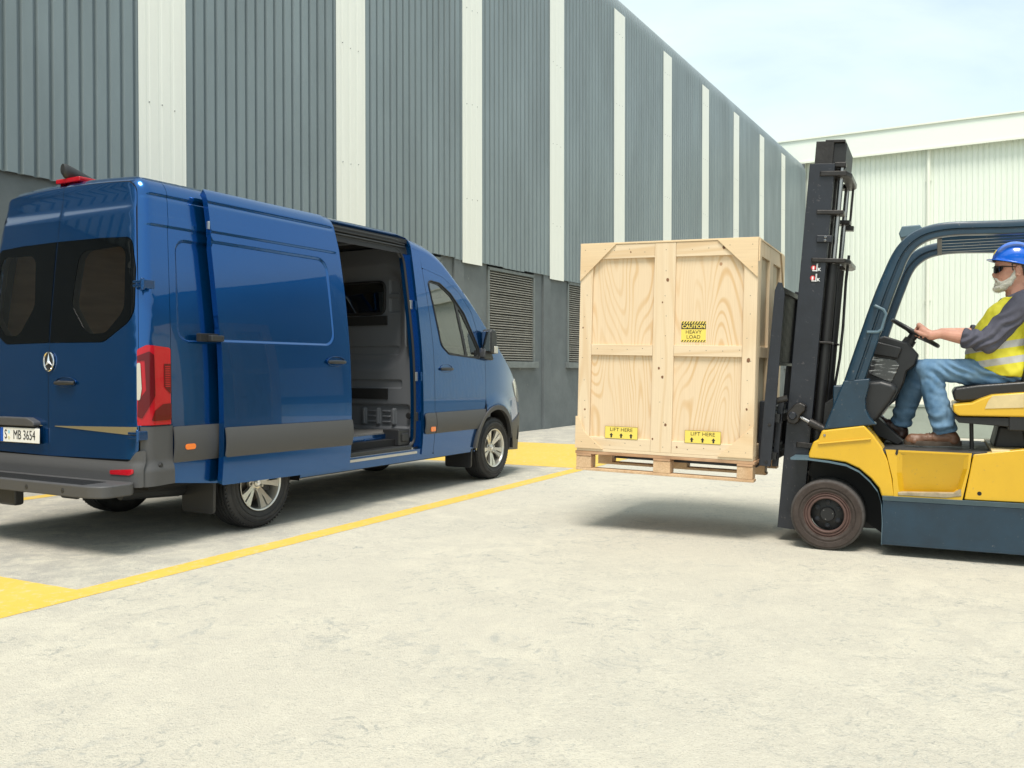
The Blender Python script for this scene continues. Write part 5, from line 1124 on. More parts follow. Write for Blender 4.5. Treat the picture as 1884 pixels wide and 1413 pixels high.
# --- mast
MMx = Matrix.Translation((-0.367, 0, 0.098)) @ Matrix.Rotation(R(4.65), 4, 'Y')
def mbox(name, a, b, m, bevel=0.004, par=None): return MB().box(a, b, M=MMx).build(name, m, par or FK, bevel=bevel)
OUT = None
for y0, s in ((0.25, 1), (0.83, -1)):
    y1 = y0 + s * 0.018; y2 = y0 + s * 0.085
    q = MB(); q.box((0.0, y0, 0.0), (0.172, y1, 2.635), M=MMx); q.box((0.0, y1, 0.0), (0.018, y2, 2.635), M=MMx); q.box((0.154, y1, 0.0), (0.172, y2, 2.635), M=MMx); o = q.build('outer_mast_channel', M_mast, FK, bevel=0.003)
    q = MB(); q.box((0.028, y0 + s * 0.03, 0.12), (0.150, y0 + s * 0.047, 2.80), M=MMx); q.box((0.028, y0 + s * 0.047, 0.12), (0.044, y0 + s * 0.11, 2.80), M=MMx); q.box((0.134, y0 + s * 0.047, 0.12), (0.150, y0 + s * 0.11, 2.80), M=MMx); q.build('inner_mast_channel', M_grease, FK, bevel=0.003)
    q = MB(); q.tube([MMx @ Vector((0.215, y0 + s * 0.06, 0.12)), MMx @ Vector((0.215, y0 + s * 0.06, 1.93))], 0.034, 14); c_ = q.build('lift_cylinder', M_mastd, FK, smooth=True)
    q = MB(); q.tube([MMx @ Vector((0.215, y0 + s * 0.06, 1.93)), MMx @ Vector((0.215, y0 + s * 0.06, 2.62))], 0.018, 12); q.build('cylinder_rod', M_bar, c_, smooth=True)
    mbox('cylinder_collar', (0.172, y0 + s * 0.01, 1.36), (0.262, y0 + s * 0.11, 1.375), M_grease, par=c_)
    mbox('cylinder_collar', (0.172, y0 + s * 0.01, 0.42), (0.262, y0 + s * 0.11, 0.44), M_grease, par=c_)
# cross members
q = MB(); 
def ringbar(z0, z1, a0, a1, b0, b1, nm, m): MB().prism(rpoly([(a0, b0), (a1 - 0.03, b0), (a1, b0 + 0.10), (a1, b1 - 0.10), (a1 - 0.03, b1), (a0, b1), (a0, b1 - 0.06), (a1 - 0.07, b1 - 0.12), (a1 - 0.07, b0 + 0.12), (a0, b0 + 0.06)], 0.012), z0, z1, ax=2, M=MMx).build(nm, m, FK, bevel=0.005)
ringbar(2.545, 2.580, 0.075, 0.285, 0.235, 0.845, 'mast_crossbar', M_grease)
ringbar(1.935, 1.965, 0.070, 0.33, 0.235, 0.845, 'mast_crossbar', M_grease)
ringbar(0.60, 0.64, 0.08, 0.28, 0.24, 0.84, 'mast_crossbar', M_grease)
for y0, y1 in ((0.235, 0.37), (0.71, 0.845)): mbox('rod_bracket', (0.078, y0, 2.275), (0.262, y1, 2.305), M_grease, 0.006)
mbox('mast_head', (0.110, 0.30, 2.60), (0.235, 0.78, 2.79), M_mastd, 0.006); mbox('chain_anchor', (0.165, 0.275, 2.615), (0.245, 0.33, 2.65), M_grease, 0.006)
mbox('mast_head_plate', (0.09, 0.28, 2.79), (0.225, 0.80, 2.81), M_grease, 0.004)
mbox('clamp_block', (0.095, 0.228, 2.075), (0.200, 0.262, 2.125), M_mast, 0.006)
for zz in (2.088, 2.112): MB().lathe([(0.004, -0.008), (0.009, -0.007), (0.010, 0.0)], tuple(MMx @ Vector((0.155, 0.226, zz))), 'y', 10).build('clamp_bolt', M_bar, FK)
for b in (0.36, 0.72):
    q = MB(); c0 = 0.5
    q.box((0.180, b - 0.012, 0.5), (0.188, b + 0.012, 2.70), M=MMx); q.build('lift_chain', M_grease, FK)
q = MB(); q.tube([MMx @ Vector((0.255, 0.80, 2.56)), MMx @ Vector((0.255, 0.80, 2.25))], 0.009, 8); q.box((0.215, 0.77, 2.235), (0.285, 0.835, 2.27), M=MMx); q.build('hose_guide', M_grease, FK)
q = MB(); q.tube([(0.093, 0.500, 2.084), (0.072, 0.500, 1.887), (0.055, 0.500, 1.569), (0.033, 0.500, 1.330), (-0.003, 0.500, 1.110), (-0.036, 0.500, 0.949), (-0.059, 0.500, 0.807)], 0.010, 8); q.build('hydraulic_hose', M_blkp, FK, smooth=True)
q = MB(); q.tube([MMx @ Vector((0.24, 0.42, 1.93)), MMx @ Vector((0.25, 0.42, 1.2)), MMx @ Vector((0.24, 0.42, 0.5))], 0.009, 8); q.build('hydraulic_hose', M_blkp, FK, smooth=True)
# warning sticker on the channel: two pinch symbols
stk = MB(); stk.box((0.075, 0.2485, 1.79), (0.135, 0.2495, 1.935), M=MMx); ST_ = stk.build('pinch_sticker', M_mastd, FK)
M_wht = mat('sticker_white', (0.75, 0.75, 0.75), 0.4); M_srd = mat('sticker_red', (0.60, 0.03, 0.03), 0.4)
for c in (1.895, 1.822):
    MB().lathe([(0.0001, -0.0005), (0.017, -0.0005), (0.017, 0.0)], tuple(MMx @ Vector((0.090, 0.2483, c))), 'y', 20).build('sticker_disc', M_srd, ST_)
    q = MB(); q.box((0.084, 0.2470, c - 0.013), (0.096, 0.2474, c + 0.010), M=MMx); q.box((0.110, 0.2474, c - 0.026), (0.115, 0.2478, c + 0.03), M=MMx); q.box((0.117, 0.2474, c - 0.026), (0.119, 0.2478, c + 0.03), M=MMx); q.box((0.084, 0.2474, c - 0.024), (0.112, 0.2478, c - 0.018), M=MMx); q.build('sticker_print', M_wht, ST_)
    text_obj('sticker_letter', 'K', 0.030, M_wht, ST_, MMx @ Matrix.Translation((0.131, 0.2472, c - 0.012)) @ FL_, 0.0001, 1.0, bold=0.001)
# tilt cylinder and its mast bracket
tb = [(-0.298, 0.905), (-0.287, 0.948), (-0.238, 1.004), (-0.201, 1.016), (-0.160, 0.994), (-0.167, 0.955), (-0.200, 0.923), (-0.211, 0.876), (-0.238, 0.856), (-0.287, 0.866)]
MB().prism(tb, 0.17, 0.25).build('tilt_bracket', M_grease, FK, bevel=0.012, seg=3)
MB().lathe([(0.0001, -0.012), (0.022, -0.012), (0.028, -0.006), (0.030, 0.002)], (-0.252, 0.170, 0.919), 'y', 20).build('tilt_pin', M_mast, FK, smooth=True, fix=True)
q = MB(); q.tube([(-0.228, 0.210, 0.922), (-0.131, 0.210, 0.869)], 0.014, 12); TC = q.build('tilt_rod', M_bar, FK, smooth=True)
q = MB(); q.tube([(-0.142, 0.210, 0.877), (0.009, 0.210, 0.796)], 0.030, 14); q.build('tilt_cylinder', M_grease, TC, smooth=True)
MB().prism([(-0.112, 0.967), (0.065, 1.087), (0.074, 0.823), (-0.111, 0.779)], 0.30, 0.78).build('hydraulic_block', M_mastd, FK, bevel=0.01)
# --- carriage, load backrest, forks
CA = Matrix.Translation((-0.475, 0, 0.56)) @ Matrix.Rotation(R(4.65), 4, 'Y')
def cb(name, a, b, m, bevel=0.004): return MB().box(a, b, M=CA).build(name, m, FK, bevel=bevel)
for y0 in (0.10, 0.95):
    MB().prism([(0.0, 0.0), (0.082, 0.0), (0.082, 0.50), (0.074, 1.24), (0.050, 1.315), (0.022, 1.32), (0.004, 1.26), (0.0, 0.5)], y0, y0 + 0.018, M=CA).build('backrest_side', M_mast, FK, bevel=0.003)
q = MB()
for k in range(14): y = 0.16 + k * 0.058; q.box((0.018, y, 0.74), (0.034, y + 0.030, 1.27), M=CA)
q.box((0.012, 0.118, 1.25), (0.062, 0.95, 1.285), M=CA); q.box((0.016, 0.118, 0.725), (0.060, 0.95, 0.745), M=CA); q.build('load_backrest', M_mastd, FK)
cb('carriage_plate', (0.0, 0.12, 0.30), (0.035, 0.95, 0.42), M_mast); cb('carriage_plate', (0.0, 0.12, 0.01), (0.035, 0.95, 0.12), M_mast)
for y0 in (0.20, 0.80):
    MB().prism([(0.075, -0.005), (0.115, -0.005), (0.118, 0.40), (0.125, 0.47), (0.085, 0.49), (0.078, 0.40)], y0, y0 + 0.05, M=CA).build('carriage_roller_plate', M_mast, FK, bevel=0.004)
q = MB(); q.box((0.035, 0.14, 0.05), (0.11, 0.95, 0.10), M=CA); q.box((0.035, 0.14, 0.32), (0.11, 0.95, 0.38), M=CA); q.build('carriage_frame', M_mastd, FK)
for y0 in (0.12,): 
    q = MB(); q.tube([CA @ Vector((0.08, 0.15, 0.475)), CA @ Vector((0.15, 0.15, 0.50))], 0.022, 10); q.build('carriage_roller', M_grease, FK, smooth=True)
    MB().lathe([(0.0001, -0.006), (0.010, -0.005), (0.012, 0.0)], tuple(CA @ Vector((0.05, 0.10, 0.30))), 'y', 10).build('carriage_bolt', M_grease, FK)
    MB().lathe([(0.0001, -0.006), (0.010, -0.005), (0.012, 0.0)], tuple(CA @ Vector((0.05, 0.10, 0.03))), 'y', 10).build('carriage_bolt', M_grease, FK)
for y0 in (0.24, 0.74):
    q = MB(); q.prism([(-0.45, 1.02), (-0.495, 1.02), (-0.515, 0.585), (-0.56, 0.573), (-1.62, 0.565), (-1.62, 0.553), (-0.52, 0.525), (-0.472, 0.56)], y0, y0 + 0.11); q.build('fork', M_mast, FK, bevel=0.006)

# --- drive wheels
def drive_wheel():
    W = D.objects.new('wheel', None); COL.objects.link(W); W.parent = FK
    q = MB(); q.lathe([(0.155, -0.092), (0.172, -0.100), (0.186, -0.097), (0.190, -0.104), (0.222, -0.106), (0.229, -0.101)], (0, 0, 0), 'y', 64); T_ = q.build('tyre', M_solid, W, smooth=True, sharp=20, fix=False)
    q = MB(); q.lathe([(0.229, -0.101), (0.240, -0.092), (0.2445, -0.078), (0.245, 0.078), (0.236, 0.096), (0.15, 0.098)], (0, 0, 0), 'y', 72); q.build('tread_band', M_tread, T_, smooth=True, sharp=30)
    q = MB(); q.lathe([(0.112, -0.060), (0.112, -0.096), (0.118, -0.100), (0.126, -0.098), (0.129, -0.088), (0.133, -0.088), (0.136, -0.096), (0.142, -0.096), (0.145, -0.085), (0.149, -0.085), (0.152, -0.093), (0.156, -0.092)], (0, 0, 0), 'y', 64); q.build('rim', M_rust, W, smooth=True, sharp=30)
    q = MB(); q.lathe([(0.0001, -0.066), (0.046, -0.066), (0.050, -0.060), (0.050, -0.040), (0.104, -0.032), (0.113, -0.030), (0.113, 0.0)], (0, 0, 0), 'y', 48); q.build('hub', M_mastd, W, smooth=True, sharp=30)
    for k in range(6):
        a = k * PI / 3 + 0.5; q = MB(); q.lathe([(0.0001, -0.056), (0.007, -0.056), (0.009, -0.052), (0.009, -0.046), (0.016, -0.045), (0.018, -0.041), (0.018, -0.030)], (0.080 * math.cos(a), 0, 0.080 * math.sin(a)), 'y', 14); q.build('wheel_nut', M_mast, W, smooth=True, sharp=30)
    for k in range(3):
        a = k * 2 * PI / 3 + 0.2; q = MB(); q.lathe([(0.0001, -0.068), (0.003, -0.068), (0.003, -0.064)], (0.036 * math.cos(a), 0, 0.036 * math.sin(a)), 'y', 8); q.build('hub_screw', M_bar, W)
    return W
WD = drive_wheel(); WD.location = (0.0, 0.125, 0.2455)
w = WD.copy(); COL.objects.link(w); copy_kids(WD, w); w.location = (0.0, 0.955, 0.2455); w.rotation_euler = (0, 0, PI)
for yy, rz in ((0.20, 0), (0.88, PI)):
    w = WD.copy(); COL.objects.link(w); copy_kids(WD, w); w.location = (1.50, yy, 0.2005); w.rotation_euler = (0, 0, rz); w.scale = (0.815, 0.8, 0.815)
MB().box((-0.08, 0.24, 0.17), (0.08, 0.84, 0.33)).build('drive_axle', M_mastd, FK, bevel=0.02)
MB().prism([(0.0, 0.35), (0.36, 0.10), (0.36, 0.62), (-0.12, 0.62), (-0.15, 0.5)], 0.235, 0.85).build('wheel_well', M_gap, FK)
# --- dash, steering, seat
DC = [(0.305, 1.474), (0.344, 1.489), (0.500, 1.433), (0.563, 1.356), (0.543, 1.280), (0.487, 1.235), (0.467, 1.150), (0.404, 1.019), (0.297, 0.925), (0.196, 0.969), (0.202, 1.125), (0.245, 1.281)]
MB().prism(rpoly(DC, 0.02), 0.34, 0.66).build('steering_console', M_blkp, FK, bevel=0.015)
MB().prism(rpoly([(0.177, 1.114), (0.226, 1.167), (0.338, 1.175), (0.410, 1.153), (0.441, 1.117), (0.400, 1.035), (0.318, 0.914), (0.263, 0.860), (0.207, 0.926), (0.171, 1.016)], 0.03), 0.10, 0.90).build('kick_panel', M_blkp, FK, bevel=0.03, seg=4)
MB().prism(rpoly([(0.291, 1.449), (0.460, 1.402), (0.433, 1.326), (0.263, 1.358)], 0.01), 0.30, 0.68).build('dash_cover', M_blkp, FK, bevel=0.01)
M_tape = mat('clear_tape', (0.035, 0.035, 0.037), 0.2, spots=(16, 0.56, (0.55, 0.55, 0.55), 0.9), stretch=(0.6, 1, 4.5), coat=0.8)
MB().prism(rpoly([(0.270, 1.346), (0.419, 1.318), (0.444, 1.280), (0.392, 1.155), (0.242, 1.219)], 0.012), 0.330, 0.67).build('tape_wrap', M_tape, FK, bevel=0.006)
q = MB(); cc = Vector((0.539, 0.470, 1.508)); dn = Vector((0.54, 0, 0.84)).normalized()
MSW = Matrix.Translation(cc) @ dn.to_track_quat('Z', 'Y').to_matrix().to_4x4()
q.tube([MSW @ Vector((0.172 * math.cos(a), 0.172 * math.sin(a), 0)) for a in [2 * PI * k / 36 for k in range(36)]], 0.0145, 10, closed=True)
for k in range(3): a = k * 2 * PI / 3 + 0.5; q.tube([MSW @ Vector((0, 0, -0.02)), MSW @ Vector((0.172 * math.cos(a), 0.172 * math.sin(a), 0))], 0.011, 8, flat=0.6)
q.build('steering_wheel', M_blkp, FK, smooth=True)
q = MB(); q.tube([cc - dn * 0.005, cc - dn * 0.05, cc - dn * 0.051, cc - dn * 0.20], [0.032, 0.030, 0.042, 0.050], 14); q.build('steering_column', M_blkp, FK, smooth=True, sharp=40)
q = MB(); q.tube([(0.389, 0.360, 1.346), (0.368, 0.360, 1.403), (0.424, 0.360, 1.429)], 0.012, 8); q.build('lever', M_blkp, FK, smooth=True)
MB().prism([(0.244, 0.882), (0.302, 0.907), (0.468, 0.741), (0.432, 0.716), (0.288, 0.781)], 0.42, 0.80).build('pedal', M_mastd, FK, bevel=0.006)
MB().prism(rpoly([(0.774, 1.098), (0.793, 1.127), (0.928, 1.150), (1.190, 1.173), (1.508, 1.181), (1.509, 1.068), (1.191, 1.074), (0.929, 1.042), (0.833, 1.030), (0.787, 1.040)], 0.02), 0.22, 0.74).build('seat', M_rub, FK, bevel=0.035, seg=4)
MB().prism(rpoly([(1.175, 1.16), (1.33, 1.12), (1.42, 1.62), (1.27, 1.66)], 0.03), 0.24, 0.72).build('seat_back', M_rub, FK, bevel=0.035, seg=4)
hd = [(0.776, 1.021), (0.888, 1.034), (0.944, 1.063), (1.006, 1.088), (1.184, 1.104)]; hb = [(1.185, 0.948), (0.812, 0.947), (0.780, 0.971)]
MB().prism(hd + [(1.9, hd[-1][1] + 0.01), (1.9, hb[0][1])] + hb, 0.05, 1.03).build('battery_hood', M_yel, FK, bevel=0.012, seg=3)
MB().prism([(1.004, 1.079), (1.181, 1.095), (1.181, 1.009), (0.962, 0.998), (0.980, 1.047)], 0.046, 0.0495).build('pale_patch', M_hoodp, FK)  # paler patch on the hood's near face
MB().prism(rpoly([(0.780, 0.940), (1.183, 0.942), (1.184, 0.877), (0.926, 0.894), (0.812, 0.902)] , 0.005), 0.07, 1.0).build('hood_tray', M_mastd, FK, bevel=0.006)
MB().prism([(1.1, 0.86), (1.95, 0.86), (1.95, 0.95), (1.1, 0.95)], 0.06, 1.02).build('hood_tray', M_mastd, FK, bevel=0.006)
q = MB(); q.tube([(0.889, 0.200, 0.903), (0.893, 0.200, 0.723)], 0.013, 10); q.build('hood_strut', M_mastd, FK, smooth=True)
MB().prism(rpoly([(1.056, 0.877), (1.202, 0.863), (1.221, 0.727), (1.019, 0.719)], 0.02), 0.30, 0.80).build('seat_pedestal', M_blkp, FK, bevel=0.02)
CWt = MB().prism(rpoly([(1.62, 0.42), (1.98, 0.42), (2.10, 0.55), (2.10, 0.95), (1.98, 1.03), (1.62, 1.0)], 0.05), 0.03, 1.05).build('counterweight', M_yel, FK, bevel=0.04, seg=3)
# ------------------------------------------------------------------ driver
from mathutils import noise
PE = empty('person', FO, FA, 'bearded driver in blue hard hat, yellow vest and jeans seated at the forklift wheel', 'person')
def skin_mat(name, c, c2):
    m = mat(name, c, 0.5, var=0.6, vs=30, var2=c2, bump=0.12, bs=160); b = m.node_tree.nodes['Principled BSDF']
    b.inputs['Subsurface Weight'].default_value = 0.08; b.inputs['Subsurface Radius'].default_value = (0.02, 0.008, 0.004); return m
M_skin = skin_mat('skin', (0.64, 0.34, 0.245), (0.56, 0.235, 0.17))
def cloth_mat(name, c, weave=400, **k): return mat(name, c, 0.85, bump=0.25, bs=weave, spec=0.2, **k)
M_jean = cloth_mat('denim', (0.085, 0.180, 0.310), var=0.8, vs=9, var2=(0.21, 0.33, 0.46))
M_shirt = cloth_mat('grey_shirt', (0.115, 0.115, 0.150), var=0.35, vs=6)
M_beard = mat('white_beard', (0.78, 0.76, 0.68), 0.8, var=0.5, vs=60, var2=(0.52, 0.49, 0.40), bump=0.6, bs=220)
M_hair = mat('grey_hair', (0.12, 0.11, 0.10), 0.8, var=0.5, vs=80, bump=0.5, bs=250)
M_hat = mat('hat_plastic', (0.005, 0.115, 0.62), 0.22, coat=0.6, coatr=0.05)
M_lens = mat('sunglass_lens', (0.006, 0.006, 0.007), 0.04, coat=0.6)
M_glf = mat('sunglass_frame', (0.035, 0.016, 0.010), 0.3)
M_boot = mat('brown_leather', (0.165, 0.078, 0.042), 0.5, var=0.6, vs=14, var2=(0.09, 0.04, 0.022), bump=0.25, bs=60)
M_bootd = mat('dark_brown_leather', (0.060, 0.026, 0.018), 0.4, var=0.5, vs=14, bump=0.25, bs=60)
M_sole = mat('boot_sole', (0.085, 0.062, 0.045), 0.8, var=0.4, vs=20)
def vest_mat():
    m = D.materials.new('hi_vis_vest'); m.use_nodes = True; n = m.node_tree.nodes; l = m.node_tree.links; b = n['Principled BSDF']
    tc = n.new('ShaderNodeTexCoord'); sp = n.new('ShaderNodeSeparateXYZ'); l.new(tc.outputs['Object'], sp.inputs[0])
    # two reflective bands round the waist, following the sag of the cloth
    k = n.new('ShaderNodeMath'); k.operation = 'MULTIPLY'; k.inputs[1].default_value = -0.16; l.new(sp.outputs[0], k.inputs[0])
    z = n.new('ShaderNodeMath'); z.operation = 'ADD'; l.new(sp.outputs[2], z.inputs[0]); l.new(k.outputs[0], z.inputs[1])
    def band(a, c):
        g = n.new('ShaderNodeMath'); g.operation = 'COMPARE'; g.inputs[1].default_value = (a + c) / 2; g.inputs[2].default_value = (c - a) / 2; l.new(z.outputs[0], g.inputs[0]); return g.outputs[0]
    s = n.new('ShaderNodeMath'); s.operation = 'MAXIMUM'; l.new(band(1.112, 1.158), s.inputs[0]); l.new(band(1.218, 1.264), s.inputs[1])
    x = n.new('ShaderNodeMix'); x.data_type = 'RGBA'; x.inputs[6].default_value = (0.66, 0.60, 0.035, 1); x.inputs[7].default_value = (0.46, 0.46, 0.45, 1); l.new(s.outputs[0], x.inputs[0]); l.new(x.outputs[2], b.inputs['Base Color'])
    b.inputs['Roughness'].default_value = 0.6
    t = n.new('ShaderNodeTexNoise'); t.inputs['Scale'].default_value = 300; l.new(tc.outputs['Object'], t.inputs['Vector']); bm = n.new('ShaderNodeBump'); bm.inputs['Strength'].default_value = 0.15; bm.inputs['Distance'].default_value = 0.003; l.new(t.outputs[0], bm.inputs['Height']); l.new(bm.outputs[0], b.inputs['Normal'])
    return m
M_vest = vest_mat()
def caps(mb, p0, r0, p1, r1, n=14, m=5, sy=1.0):
    """closed tapered capsule from p0 to p1"""
    p0, p1 = Vector(p0), Vector(p1); ax = (p1 - p0); L = ax.length
    if L < 1e-6: ax = Vector((0, 0, 1))
    Q = ax.to_track_quat('Z', 'Y').to_matrix(); rings = []
    for i in range(m + 1): a = -PI / 2 + (PI / 2) * i / m; rings.append((r0 * math.cos(a), r0 * math.sin(a)))
    for i in range(m + 1): a = (PI / 2) * i / m; rings.append((r1 * math.cos(a), L + r1 * math.sin(a)))
    b = len(mb.v)
    for r, h in rings:
        for k in range(n):
            t = 2 * PI * k / n; v = Q @ Vector((max(r, 1e-4) * math.cos(t), max(r, 1e-4) * math.sin(t), h)) + p0; mb.v.append(tuple(v))
    M_ = len(rings)
    for i in range(M_ - 1):
        for k in range(n): mb.f.append((b + i * n + k, b + i * n + (k + 1) % n, b + (i + 1) * n + (k + 1) % n, b + (i + 1) * n + k)); mb.mi.append(0)
    mb.f.append(tuple(b + k for k in range(n - 1, -1, -1))); mb.f.append(tuple(b + (M_ - 1) * n + k for k in range(n))); mb.mi += [0, 0]
def chain(mb, pts): 
    for (p, r), (q, s) in zip(pts, pts[1:]): caps(mb, p, r, q, s)
def ell(mb, c, rx, ry, rz, n=24, m=14, M=None):
    b = len(mb.v)
    for i in range(m + 1):
        a = -PI / 2 + PI * i / m
        for k in range(n):
            t = 2 * PI * k / n; v = Vector((max(1e-4, math.cos(a)) * math.cos(t) * rx, max(1e-4, math.cos(a)) * math.sin(t) * ry, math.sin(a) * rz))
            if M is not None: v = M @ v
            mb.v.append(tuple(v + Vector(c)))
    for i in range(m):
        for k in range(n): mb.f.append((b + i * n + k, b + i * n + (k + 1) % n, b + (i + 1) * n + (k + 1) % n, b + (i + 1) * n + k)); mb.mi.append(0)
def fuse(mb, name, m, parent, vox, smooth=4, disp=None, cut=None, label=None):
    """voxel-union of everything in mb, smoothed, then displaced along its normals"""
    me = D.meshes.new('tmp'); me.from_pydata(mb.v, [], mb.f); o = D.objects.new('tmp', me); COL.objects.link(o)
    r = o.modifiers.new('r', 'REMESH'); r.mode = 'VOXEL'; r.voxel_size = vox
    if smooth: s = o.modifiers.new('s', 'SMOOTH'); s.iterations = smooth; s.factor = 0.5
    bpy.context.view_layer.update()
    out = D.meshes.new_from_object(o.evaluated_get(bpy.context.evaluated_depsgraph_get())); D.objects.remove(o)
    if disp:
        ns = [v.normal.copy() for v in out.vertices]
        for v, nn in zip(out.vertices, ns): v.co = v.co + nn * disp(v.co, nn)
    if cut:
        bm = bmesh.new(); bm.from_mesh(out); bmesh.ops.delete(bm, geom=[v for v in bm.verts if cut(v.co)], context='VERTS')
        for it in range(14):
            nb = {}
            for e in bm.edges:
                if e.is_boundary:
                    a, c = e.verts; nb.setdefault(a, []).append(c.co.copy()); nb.setdefault(c, []).append(a.co.copy())
            for v, L in nb.items(): v.co = v.co * 0.4 + sum(L, Vector()) / len(L) * 0.6
        bm.to_mesh(out); bm.free()
    for p in out.polygons: p.use_smooth = True
    out.materials.clear(); out.name = name
    return link(name, out, m, parent, label=label)
def nz_(p, s, seed=0.0): return noise.noise(Vector((p[0] * s + seed, p[1] * s, p[2] * s)))

# key points
YC = 0.47
HX, HZ0, HS = 1.140, (1.032, 0.470, 1.803)[2], 1.06          # ear axis, chin height, head scale
def hp_(fwd, y, z): return Vector((HX - fwd * HS, YC + y * HS, HZ0 + z * HS))
LV = [(-0.022, 0.040, -0.055, 0.046), (-0.004, 0.078, -0.052, 0.048), (0.012, 0.097, -0.055, 0.054), (0.030, 0.098, -0.060, 0.060), (0.045, 0.098, -0.066, 0.064), (0.056, 0.097, -0.070, 0.066), (0.066, 0.103, -0.074, 0.067), (0.078, 0.100, -0.080, 0.069), (0.092, 0.097, -0.086, 0.071), (0.108, 0.092, -0.091, 0.073), (0.120, 0.090, -0.094, 0.0745), (0.134, 0.097, -0.096, 0.075), (0.148, 0.103, -0.097, 0.076), (0.170, 0.100, -0.096, 0.076), (0.195, 0.084, -0.086, 0.070), (0.215, 0.062, -0.066, 0.056), (0.230, 0.034, -0.036, 0.032), (0.236, 0.008, -0.010, 0.008)]
def head(mb):
    n = 48; b = len(mb.v)
    for z, f, bk, w in LV:
        for k in range(n):
            a = 2 * PI * k / n; c, s = math.cos(a), math.sin(a); cx = (f + bk) / 2; A = (f - bk) / 2
            fx = cx + A * math.copysign(abs(c) ** 0.88, c); y = w * math.copysign(abs(s) ** 0.92, s)
            if c > 0:
                nz = (sstep(0.140, 0.088, z) * sstep(0.070, 0.084, z)) * 0.025
                fx += nz * math.exp(-(y / 0.0165) ** 2)
                fx -= 0.010 * math.exp(-((abs(y) - 0.031) / 0.014) ** 2 - ((z - 0.121) / 0.012) ** 2)      # eye sockets
                fx += 0.004 * math.exp(-((abs(y) - 0.045) / 0.018) ** 2 - ((z - 0.090) / 0.016) ** 2)
                fx += 0.005 * math.exp(-(y / 0.022) ** 2) * (math.exp(-((z - 0.066) / 0.005) ** 2) + math.exp(-((z - 0.052) / 0.005) ** 2)) - 0.004 * math.exp(-(y / 0.022) ** 2 - ((z - 0.059) / 0.003) ** 2)
            mb.v.append(tuple(hp_(fx, y, z)))
    for i in range(len(LV) - 1):
        for k in range(n): mb.f.append((b + i * n + k, b + (i + 1) * n + k, b + (i + 1) * n + (k + 1) % n, b + i * n + (k + 1) % n)); mb.mi.append(0)
    mb.f.append(tuple(b + k for k in range(n))); mb.f.append(tuple(b + (len(LV) - 1) * n + k for k in range(n - 1, -1, -1))); mb.mi += [0, 0]
    for sy in (-1, 1):
        ring = [hp_(-0.026 - 0.013 * math.cos(t) * (1.2 if 0 < t < PI else 1), sy * (0.078 + 0.006 * (1 - math.cos(t)) / 2), 0.103 + 0.031 * math.sin(t)) for t in [0.4 + 5.2 * k / 12 for k in range(13)]]
        for p, q in zip(ring, ring[1:]): caps(mb, p, 0.0055, q, 0.0055, 8, 3)
        ell(mb, hp_(-0.026, sy * 0.077, 0.100), 0.014, 0.006, 0.029); caps(mb, hp_(-0.014, sy * 0.076, 0.074), 0.008, hp_(-0.016, sy * 0.077, 0.085), 0.007, 8, 3)
SHn, ELn, WRn = Vector((1.200, 0.270, 1.690)), Vector((0.976, 0.235, 1.434)), Vector((0.702, 0.290, 1.494))
SHf, ELf, WRf = Vector((1.200, 0.670, 1.690)), Vector((1.064, 0.730, 1.489)), Vector((0.710, 0.670, 1.516))
HIn, KNn, ANn = Vector((1.165, 0.375, 1.215)), Vector((0.620, 0.330, 1.257)), Vector((0.737, 0.330, 0.822))
HIf, KNf, ANf = Vector((1.165, 0.565, 1.215)), Vector((0.566, 0.610, 1.273)), Vector((0.436, 0.620, 0.846))
Tv = Vector((-0.846, 0, 0.534)); Nv = Vector((0.534, 0, 0.846)); Yv = Vector((0, 1, 0))
def hand(mb, C, W, sy):
    """grip on the rim at C; sy=-1 hand on the near rim"""
    inn = Yv * (-sy)                                   # toward the hub
    W2 = C - Tv * 0.062 + Nv * 0.034 - inn * 0.022
    caps(mb, W, 0.033, W2, 0.032)
    K = []
    for i in range(4):
        k = C + Nv * (0.058 - 0.004 * i) + Tv * (0.040 - 0.0225 * i) + inn * (0.006 - 0.002 * abs(i - 1)); K.append(k)
        caps(mb, W2 + Tv * (0.010 - 0.006 * i), 0.027, k, 0.0155)
        ln = (0.92, 1.06, 1.0, 0.80)[i]
        p = [k, k + inn * 0.030 * ln - Nv * 0.010, k + inn * 0.034 * ln - Nv * 0.040 * ln, k + inn * 0.012 * ln - Nv * 0.062 * ln, k - inn * 0.006 - Nv * 0.058 * ln]
        rr = [0.0130, 0.0120, 0.0112, 0.0105, 0.0092]
        for a in range(4): caps(mb, p[a], rr[a], p[a + 1], rr[a + 1], 10, 4)
    caps(mb, K[0] - Nv * 0.004, 0.0165, K[3] - Nv * 0.004, 0.0155); caps(mb, W2 + Nv * 0.004, 0.030, C + Nv * 0.036 - inn * 0.010, 0.026)
    t0 = W2 - inn * 0.010 - Nv * 0.006; t1 = C + Tv * 0.000 - inn * 0.026 + Nv * 0.010; t2 = C + Tv * 0.022 - inn * 0.022 + Nv * 0.010; t3 = C + Tv * 0.040 - inn * 0.008 + Nv * 0.008
    caps(mb, t0, 0.018, t1, 0.0145); caps(mb, t1, 0.0140, t2, 0.0115, 10, 4); caps(mb, t2, 0.0115, t3, 0.0095, 10, 4)
    return W2
Cn = cc - Yv * 0.172 * math.cos(R(12)) - Tv * 0.172 * math.sin(R(12)); Cf = cc + Yv * 0.172 * math.cos(R(10)) - Tv * 0.172 * math.sin(R(10))
b_ = MB(); head(b_)
chain(b_, [(hp_(-0.015, 0, 0.03), 0.054), (Vector((1.155, YC, 1.76)), 0.060), (Vector((1.175, YC, 1.70)), 0.070)])
